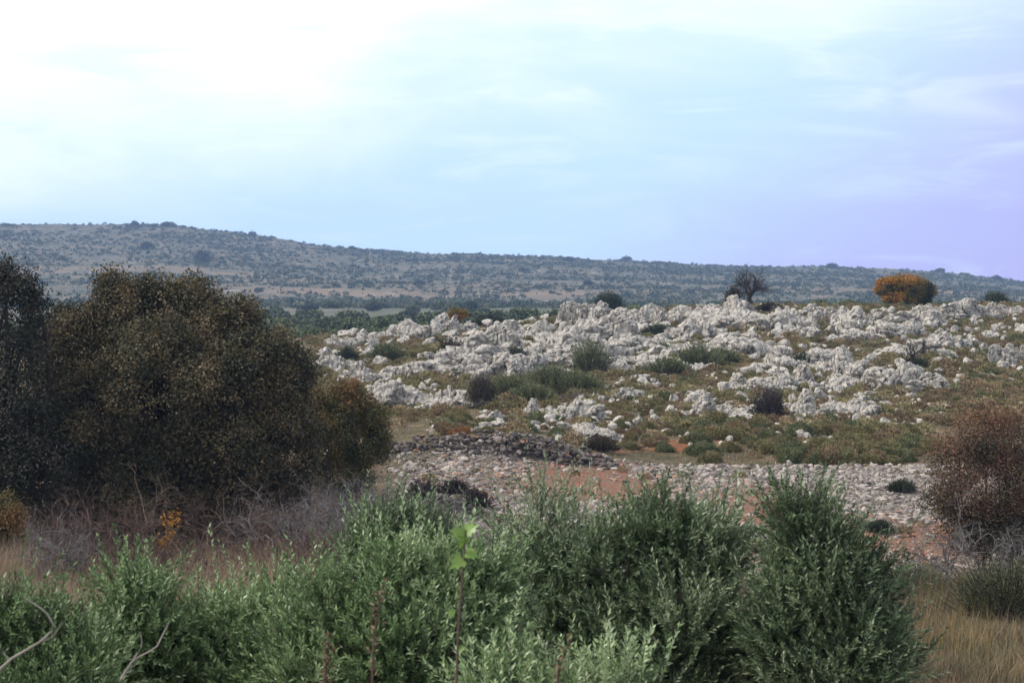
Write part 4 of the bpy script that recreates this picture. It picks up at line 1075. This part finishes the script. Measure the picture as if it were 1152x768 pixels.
tot += olive('olive tree cut by the left edge of the view', 40, 10.6, [(5, 685, 22, 26), (45, 710, 48, 36), (90, 730, 40, 36), (10, 740, 50, 40), (60, 765, 70, 36, -.2)], 907, L_OLIVE2, drop=30, dens=1.0, bias=0.04)
tot += olive('rounded olive tree between the narrow olive and the pale bushy one', 280, 11.4, [(270, 690, 46, 36), (315, 670, 36, 26), (225, 720, 40, 40), (360, 655, 24, 18, .3), (290, 745, 70, 50, -.2)], 908, L_OLIVE2, drop=30, dens=1.0, bias=0.0)
tot += olive('small light green olive shoots at the bottom right of the centre', 735, 8.6, [(735, 755, 26, 24), (700, 775, 24, 20), (640, 790, 40, 24), (560, 785, 50, 26)], 909, L_OLIVE2, dens=0.6, bias=0.22, upright=1.0)
print('olive leaves', tot)

# vine shoot, stalks and dead branches close to the viewer
def curve_pts(pts, d, k=12):
    P = np.array([at(px, py, d + (q[0] if q else 0)) for px, py, *q in pts]); t = np.linspace(0, len(P) - 1, k)
    i = np.minimum(t.astype(int), len(P) - 2); f = (t - i)[:, None]
    f = f * f * (3 - 2 * f) * 0.35 + f * 0.65
    return P[i] * (1 - f) + P[i + 1] * f
def broad_leaf(c, D, N, s):
    D = nrm(np.array(D, float)); N = np.array(N, float); S = nrm(np.cross(D, N)); U = np.cross(S, D)
    pr = [(0, 0), (0.42, -0.02), (0.5, 0.3), (0.32, 0.36), (0.4, 0.7), (0.16, 0.66), (0, 1.0), (-0.16, 0.66), (-0.4, 0.7), (-0.32, 0.36), (-0.5, 0.3), (-0.42, -0.02)]
    V = [c + s * (S * a + D * b + U * (0.25 * abs(a) - 0.18 * b * b)) for a, b in pr] + [c + s * D * 0.35]
    F = [[12, i, (i + 1) % 12] for i in range(12)]
    return np.array(V), np.array(F), np.full(13, rng.uniform(0, 1))
b = onground(518, 6.2)
t = thing('vine_shoot', 'slender stem with a few broad bright green leaves in the centre foreground', 'vine shoot', b)
C = curve_pts([(508, 960), (512, 800), (516, 700), (521, 640), (524, 596)], 6.2, 14); C[0] = b - [0, 0, .05]
v, f = tubes((C - b)[None], np.linspace(0.007, 0.003, 14)[None], 6); link('stem', mesh_np('stem', v, f, smooth=True), TWIG_BROWN, t)
for px, py, D, N, s in [(522, 602, (-0.5, -.2, 0.25), (0.3, -1, .6), 0.075), (525, 598, (0.6, -.3, 0.45), (-0.2, -1, .7), 0.07), (524, 622, (0.8, -.2, -0.15), (0, -.8, 1), 0.07), (520, 628, (-0.7, -.3, -0.5), (.1, -1, .5), 0.075), (522, 612, (-0.3, -.5, 0.6), (.3, -1, .1), 0.06), (511, 690, (-0.8, -.3, 0.3), (.1, -1, .6), 0.04), (517, 730, (0.7, -.3, 0.4), (.1, -1, .6), 0.035)]:
    v, f, tn = broad_leaf(at(px, py, 6.2) - b, D, N, s * 0.78); link('leaf', mesh_np('leaf', v, f, tn, smooth=True), L_FRESH, t)
for i, (px, tp, lean, lab) in enumerate([(420, 668, 8, 'dry brown seed stalk at the bottom, left of the vine shoot'), (366, 722, 4, 'short dry brown seed stalk at the bottom left of the pale bushy olive'), (628, 728, 10, 'dry brown stalk at the bottom, right of the vine shoot')]):
    d = 6.0 + 0.3 * i; b = onground(px, d)
    t = thing('seed_stalk', lab, 'dry stalk', b, 'dry seed stalks in the foreground')
    C = curve_pts([(px - lean, 960), (px - lean * .3, 800), (px, (tp + 780) / 2), (px + lean, tp)], d, 12); C[0] = b - [0, 0, 0.05]
    v, f = tubes((C - b)[None], np.linspace(0.006, 0.002, 12)[None], 5); link('stem', mesh_np('stem', v, f), TWIG_BROWN, t)
    P = (C - b)[6:]; q = np.repeat(P, 9, 0) + rng.normal(size=(len(P) * 9, 3)) * [0.008, 0.008, 0.02]
    v, f, tn = leaves(q, nrm(runit(len(q)) + [0, 0, .5]), 0.022, 0.012, rng.uniform(0, 1, len(q))); link('seed_heads', mesh_np('seed_heads', v, f, tn), L_STRAW, t)
for i, (d, main, sides, lab) in enumerate([
    (7.0, [(-25, 780), (10, 742), (45, 722), (62, 706), (52, 688), (28, 672)], [[(12, 742), (4, 735), (10, 728)], [(45, 722), (60, 716), (70, 700)]], 'forked pale dead branch in the bottom left corner'),
    (7.6, [(120, 800), (138, 760), (150, 742), (176, 728), (190, 700)], [[(150, 742), (160, 725), (158, 710)]], 'thin curved dead branch at the bottom left, below the narrow olive')]):
    b = onground(main[0][0], d)
    t = thing('dead_branch', lab, 'dead branch', b)
    C = np.concatenate([[b - [0, 0, .05]], curve_pts(main, d, 14)]); v, f = tubes((C - b)[None], np.linspace(0.0075, 0.0025, 15)[None], 6); link('stem', mesh_np('stem', v, f, smooth=True), TWIG_PALE, t)
    for s in sides:
        v, f = tubes((curve_pts(s, d, 6) - b)[None], np.linspace(0.0035, 0.0015, 6)[None], 5); link('twig', mesh_np('twig', v, f, smooth=True), TWIG_PALE, t)

# ------------------------------------------------------------------ grove beyond the crest, far hill scrub
def clump(seed, n, lw, squash=0.8, trunk=False):
    r = np.random.default_rng(seed)
    k = 5
    lob = np.array([[r.normal() * 0.16, r.normal() * 0.16, 0.34 * squash + r.normal() * 0.05, r.uniform(.25, .36), r.uniform(.25, .36), r.uniform(.22, .32) * squash] for _ in range(k)])
    P, O, kk = sample_lobes(r, lob, n, 0.7, 1.02, 0.5); m = len(P)
    tn = np.clip(0.45 + 0.5 * fbm(P * 3, 2, seed) + r.normal(size=m) * 0.18, 0, 1)
    return leaves(P, nrm(runit(m, r) + O * 0.4), lw * r.uniform(0.7, 1.3, m), lw * 0.75, tn)
GT = []
for i in range(4):
    me = mesh_np('grove_tree', *clump(950 + i, 1100, 0.10)); me.materials.append(L_GROVE if i < 3 else L_DKGREEN); GT.append(me)
n = 0
r = np.random.default_rng(77)
while n < 130:
    px = r.uniform(295, 1000) if n > 60 else r.uniform(295, 560); d = r.uniform(165, 330)
    if r.random() < 0.2: d = r.uniform(330, 520)
    x = (px - CX) / FPX * d
    if px > 760 and d < 220: continue
    o = link('grove_tree', GT[int(r.integers(4))]); s = r.uniform(3.2, 5.6) * (1 if d > 200 else 0.75)
    o.location = (x, d, float(gz(x, d)) - 0.1); o.scale = (s, s, s * r.uniform(0.7, 1.0)); o.rotation_euler = (0, 0, r.uniform(0, 6.3))
    tag(o, 'small green tree in the grove behind the crest, ' + ('nearer side' if d < 230 else 'middle' if d < 320 else 'far side') + (' at the left' if px < 420 else ' centre left' if px < 560 else ' centre right' if px < 720 else ' at the right'), 'tree', 'grove trees on the plain behind the crest')
    n += 1
HT = [
    (226, 289, 17, 15, 'lone dark tree halfway up the left of the far hill'), (163, 276, 15, 10, 'dark bush high on the far hill, left of the lone dark tree'),
    (1058, 303, 9, 6, 'small round tree on the skyline above the orange tree'), (704, 291, 12, 6, 'dark tree on the skyline above the middle of the crest'),
    (150, 251, 9, 6, 'small tree on the highest left part of the skyline'), (190, 252, 12, 7, 'dark tree on the skyline above the big dark tree'),
    (283, 263, 9, 6, 'small tree where the left skyline starts to drop'), (395, 279, 9, 5, 'small tree on the skyline left of the middle'),
    (640, 291, 12, 6, 'low tree on the skyline above the rocky field'), (935, 299, 14, 6, 'low tree on the skyline between the bare and orange trees'),
    (1120, 312, 10, 6, 'small tree near the right end of the skyline'), (330, 337, 14, 7, 'dark tree at the foot of the far hill beside the big dark tree'),
    (290, 326, 10, 6, 'dark bush on the rusty strip of the far hill'), (660, 318, 12, 7, 'dark bush halfway down the middle of the far hill'),
    (590, 303, 10, 6, 'dark bush high on the middle of the far hill'), (470, 318, 14, 6, 'dark bush on the far hill above the small orange bush'),
]
FT = []
for i in range(3):
    me = mesh_np('hill_tree', *clump(970 + i, 500, 0.15, 0.95)); me.materials.append(L_DKGREEN); FT.append(me)
for i, (px, py, w, h, lab) in enumerate(HT):
    b = hit(px, py + h * 0.45, 480); o = link('hill_tree', FT[i % 3]); W = w / FPX * b[1]
    o.location = b - np.array([0, 0, 0.3]); o.scale = (W * 1.1, W * 1.1, h / FPX * b[1] * 1.35); tag(o, lab, 'tree')
r = np.random.default_rng(88)
n = 62000
px = r.uniform(-220, 1380, n); d = np.concatenate([r.uniform(480, 1290, n - 9000), r.uniform(1050, 1300, 9000)]); x = (px - CX) / FPX * d
g = fbm(xy1(x, d * 0.5, 1 / 45.), 4, 71)
band = np.exp(-((d - 725) / 28) ** 2) * (px < 620)
k = r.uniform(0, 1, n) < np.clip(0.55 + 1.7 * g, 0.06, 1) * (1 - 0.8 * band) * (0.7 + 0.3 * sstep(600, 760, d))
x, d = x[k], d[k]; pos = np.stack([x, d, gz(x, d) - 0.2], 1)
sz = 0.9 + 2.1 * r.uniform(0, 1, len(x)) ** 3
items = []
for j in range(5):
    sel = np.arange(len(x)) % 5 == j
    v, f, t0 = clump(990 + j, 26, 0.40, 0.7)
    m = sel.sum()
    V, F, T = scatter(v, f, pos[sel], sz[sel][:, None] * r.uniform(0.8, 1.25, (m, 3)), r.uniform(0, 6.3, m))
    T = np.clip(np.tile(t0, m) * 0.5 + np.repeat(r.uniform(0, 0.7, m), len(v)), 0, 1)
    items.append((V, F, T))
V, F, T = merge(items)
tag(link('hill_scrub', mesh_np('hill_scrub', V, F, T), L_SCRUB), 'dense low scrub dotting the far hill', 'scrub', kind='stuff')
# scrub on the plain behind the crest
n = 4200
px = r.uniform(-350, 1500, n); d = r.uniform(150, 330, n); x = (px - CX) / FPX * d
pos = np.stack([x, d, gz(x, d) - 0.1], 1); sz = r.uniform(0.8, 2.2, n)
v, f, t0 = clump(1000, 130, 0.22, 0.7); V, F, T = scatter(v, f, pos, sz[:, None] * np.ones((1, 3)), r.uniform(0, 6.3, n))
T = np.clip(np.tile(t0, n) * 0.6 + np.repeat(r.uniform(0, 0.6, n), len(v)), 0, 1)
tag(link('plain_scrub', mesh_np('plain_scrub', V, F, T), L_GROVE), 'green scrub on the plain between the crest and the far hill', 'scrub', kind='stuff')

# ------------------------------------------------------------------ air
me = bpy.data.meshes.new('haze')
x0, x1, y0, y1, z0, z1 = -1800, 1800, -60, 1480, -75, 100
zmin = min(float(gz(np.linspace(-1750, 1750, 60), 1450).min()), -3.0); z0 = zmin - 1.0
vs = [(x, y, z) for z in (z0, z1) for y in (y0, y1) for x in (x0, x1)]
me.from_pydata(vs, [], [(0, 2, 3, 1), (4, 5, 7, 6), (0, 1, 5, 4), (2, 6, 7, 3), (0, 4, 6, 2), (1, 3, 7, 5)]); me.update()
hm, nt, out = newmat('haze_air')
pv = nt.nodes.new('ShaderNodeVolumePrincipled'); pv.inputs['Density'].default_value = 0.00029
pv.inputs['Color'].default_value = (0.40, 0.60, 1.0, 1); pv.inputs['Anisotropy'].default_value = 0.0
nt.links.new(pv.outputs[0], out.inputs['Volume'])
tag(link('haze', me, hm), kind='stuff')

# ------------------------------------------------------------------ sky, sun, camera
SUN_EL, SUN_AZ = math.radians(44), math.radians(-92)      # azimuth from straight ahead, negative = left
w = bpy.data.worlds.new('World'); scene.world = w; w.use_nodes = True
nt = w.node_tree; nt.nodes.clear()
out = nt.nodes.new('ShaderNodeOutputWorld')
sky = nt.nodes.new('ShaderNodeTexSky'); sky.sky_type = 'NISHITA'; sky.sun_disc = False; sky.sun_elevation = SUN_EL; sky.sun_rotation = SUN_AZ
bg1 = nt.nodes.new('ShaderNodeBackground'); bg1.inputs[1].default_value = 0.10; nt.links.new(sky.outputs[0], bg1.inputs[0])
tc = nt.nodes.new('ShaderNodeTexCoord'); sx = nt.nodes.new('ShaderNodeSeparateXYZ'); nt.links.new(tc.outputs['Generated'], sx.inputs[0])
def mth(op, a, b=0.0, c=None):
    n = nt.nodes.new('ShaderNodeMath'); n.operation = op
    for s, v in zip(n.inputs, (a, b, c)):
        if v is None: continue
        if isinstance(v, (int, float)): s.default_value = v
        else: nt.links.new(v, s)
    return n.outputs[0]
def smap(x, a, b):
    n = nt.nodes.new('ShaderNodeMapRange'); n.interpolation_type = 'SMOOTHSTEP'; nt.links.new(x, n.inputs[0]); n.inputs[1].default_value = a; n.inputs[2].default_value = b
    return n.outputs[0]
SXo, SYo, SZo = sx.outputs
mp = nt.nodes.new('ShaderNodeMapping'); mp.inputs['Scale'].default_value = (1, 1, 3.2); nt.links.new(tc.outputs['Generated'], mp.inputs[0])
cl = noise_tex(nt, 5.5, 6, 0.55, mp.outputs[0], 0.5); cl0 = mth('SUBTRACT', cl, 0.5)
e = mth('ADD', mth('MULTIPLY_ADD', SXo, -0.24, SZo), mth('MULTIPLY', cl0, 0.17))
white = smap(e, 0.085, 0.25)
lil = mth('MULTIPLY', smap(mth('ADD', mth('MULTIPLY_ADD', SZo, -1.45, SXo), mth('MULTIPLY', cl0, 0.12)), -0.10, 0.22), mth('MULTIPLY', smap(SZo, 0.40, 0.22), smap(SYo, -0.2, 0.5)))
blue = mixc(nt, lil, (0.545, 0.745, 1.05), (0.46, 0.43, 0.84))
top = mixc(nt, lil, (1.08, 1.11, 1.14), (0.60, 0.76, 1.02))
c = mixc(nt, white, blue, top)
mp2 = nt.nodes.new('ShaderNodeMapping'); mp2.inputs['Scale'].default_value = (1, 1, 4.5); mp2.inputs['Rotation'].default_value = (0, 0.12, 0); nt.links.new(tc.outputs['Generated'], mp2.inputs[0])
wisp = noise_tex(nt, 9.0, 7, 0.6, mp2.outputs[0], 0.8)
wf = mth('MULTIPLY', mth('MULTIPLY', smap(wisp, 0.50, 0.76), 0.36), smap(mth('MULTIPLY_ADD', SXo, -0.25, SZo), 0.0, 0.10))
c = mixc(nt, wf, c, (1.02, 1.06, 1.12))
wd = mth('MULTIPLY', smap(wisp, 0.50, 0.28), 0.5)
c = mixc(nt, wd, c, (0.66, 0.80, 0.98))
over = smap(SZo, 0.25, 0.6)
c = mixc(nt, over, c, (0.74, 0.755, 0.78))
bg2 = nt.nodes.new('ShaderNodeBackground'); nt.links.new(c, bg2.inputs[0]); bg2.inputs[1].default_value = 1.0
mx = nt.nodes.new('ShaderNodeMixShader'); mx.inputs[0].default_value = 0.92
nt.links.new(bg1.outputs[0], mx.inputs[1]); nt.links.new(bg2.outputs[0], mx.inputs[2]); nt.links.new(mx.outputs[0], out.inputs[0])

sl = bpy.data.lights.new('sun', 'SUN'); sl.energy = 3.1; sl.angle = math.radians(10); sl.color = (1.0, 0.95, 0.88)
so = bpy.data.objects.new('sun', sl); COL.objects.link(so)
from mathutils import Vector
sd = Vector((math.sin(SUN_AZ) * math.cos(SUN_EL), math.cos(SUN_AZ) * math.cos(SUN_EL), math.sin(SUN_EL)))
so.rotation_euler = sd.to_track_quat('Z', 'Y').to_euler(); so.location = (0, 0, 60)

cd = bpy.data.cameras.new('camera'); co = bpy.data.objects.new('camera', cd); COL.objects.link(co)
cd.sensor_width = 36; cd.lens = 36 * FPX / 1152; cd.clip_end = 8000; cd.clip_start = 0.1
co.location = (0, 0, EYE); co.rotation_euler = (math.pi / 2, 0, 0)
cd.dof.use_dof = True; cd.dof.focus_distance = 60; cd.dof.aperture_fstop = 8.0
scene.camera = co
scene.view_settings.view_transform = 'Standard'; scene.view_settings.look = 'None'; scene.view_settings.gamma = 1; scene.view_settings.exposure = 0.38
scene.render.engine = 'CYCLES'
cy = scene.cycles
cy.use_denoising = True; cy.max_bounces = 5; cy.diffuse_bounces = 3; cy.glossy_bounces = 2; cy.transmission_bounces = 3; cy.volume_bounces = 0; cy.transparent_max_bounces = 4
cy.use_adaptive_sampling = True; cy.adaptive_threshold = 0.02
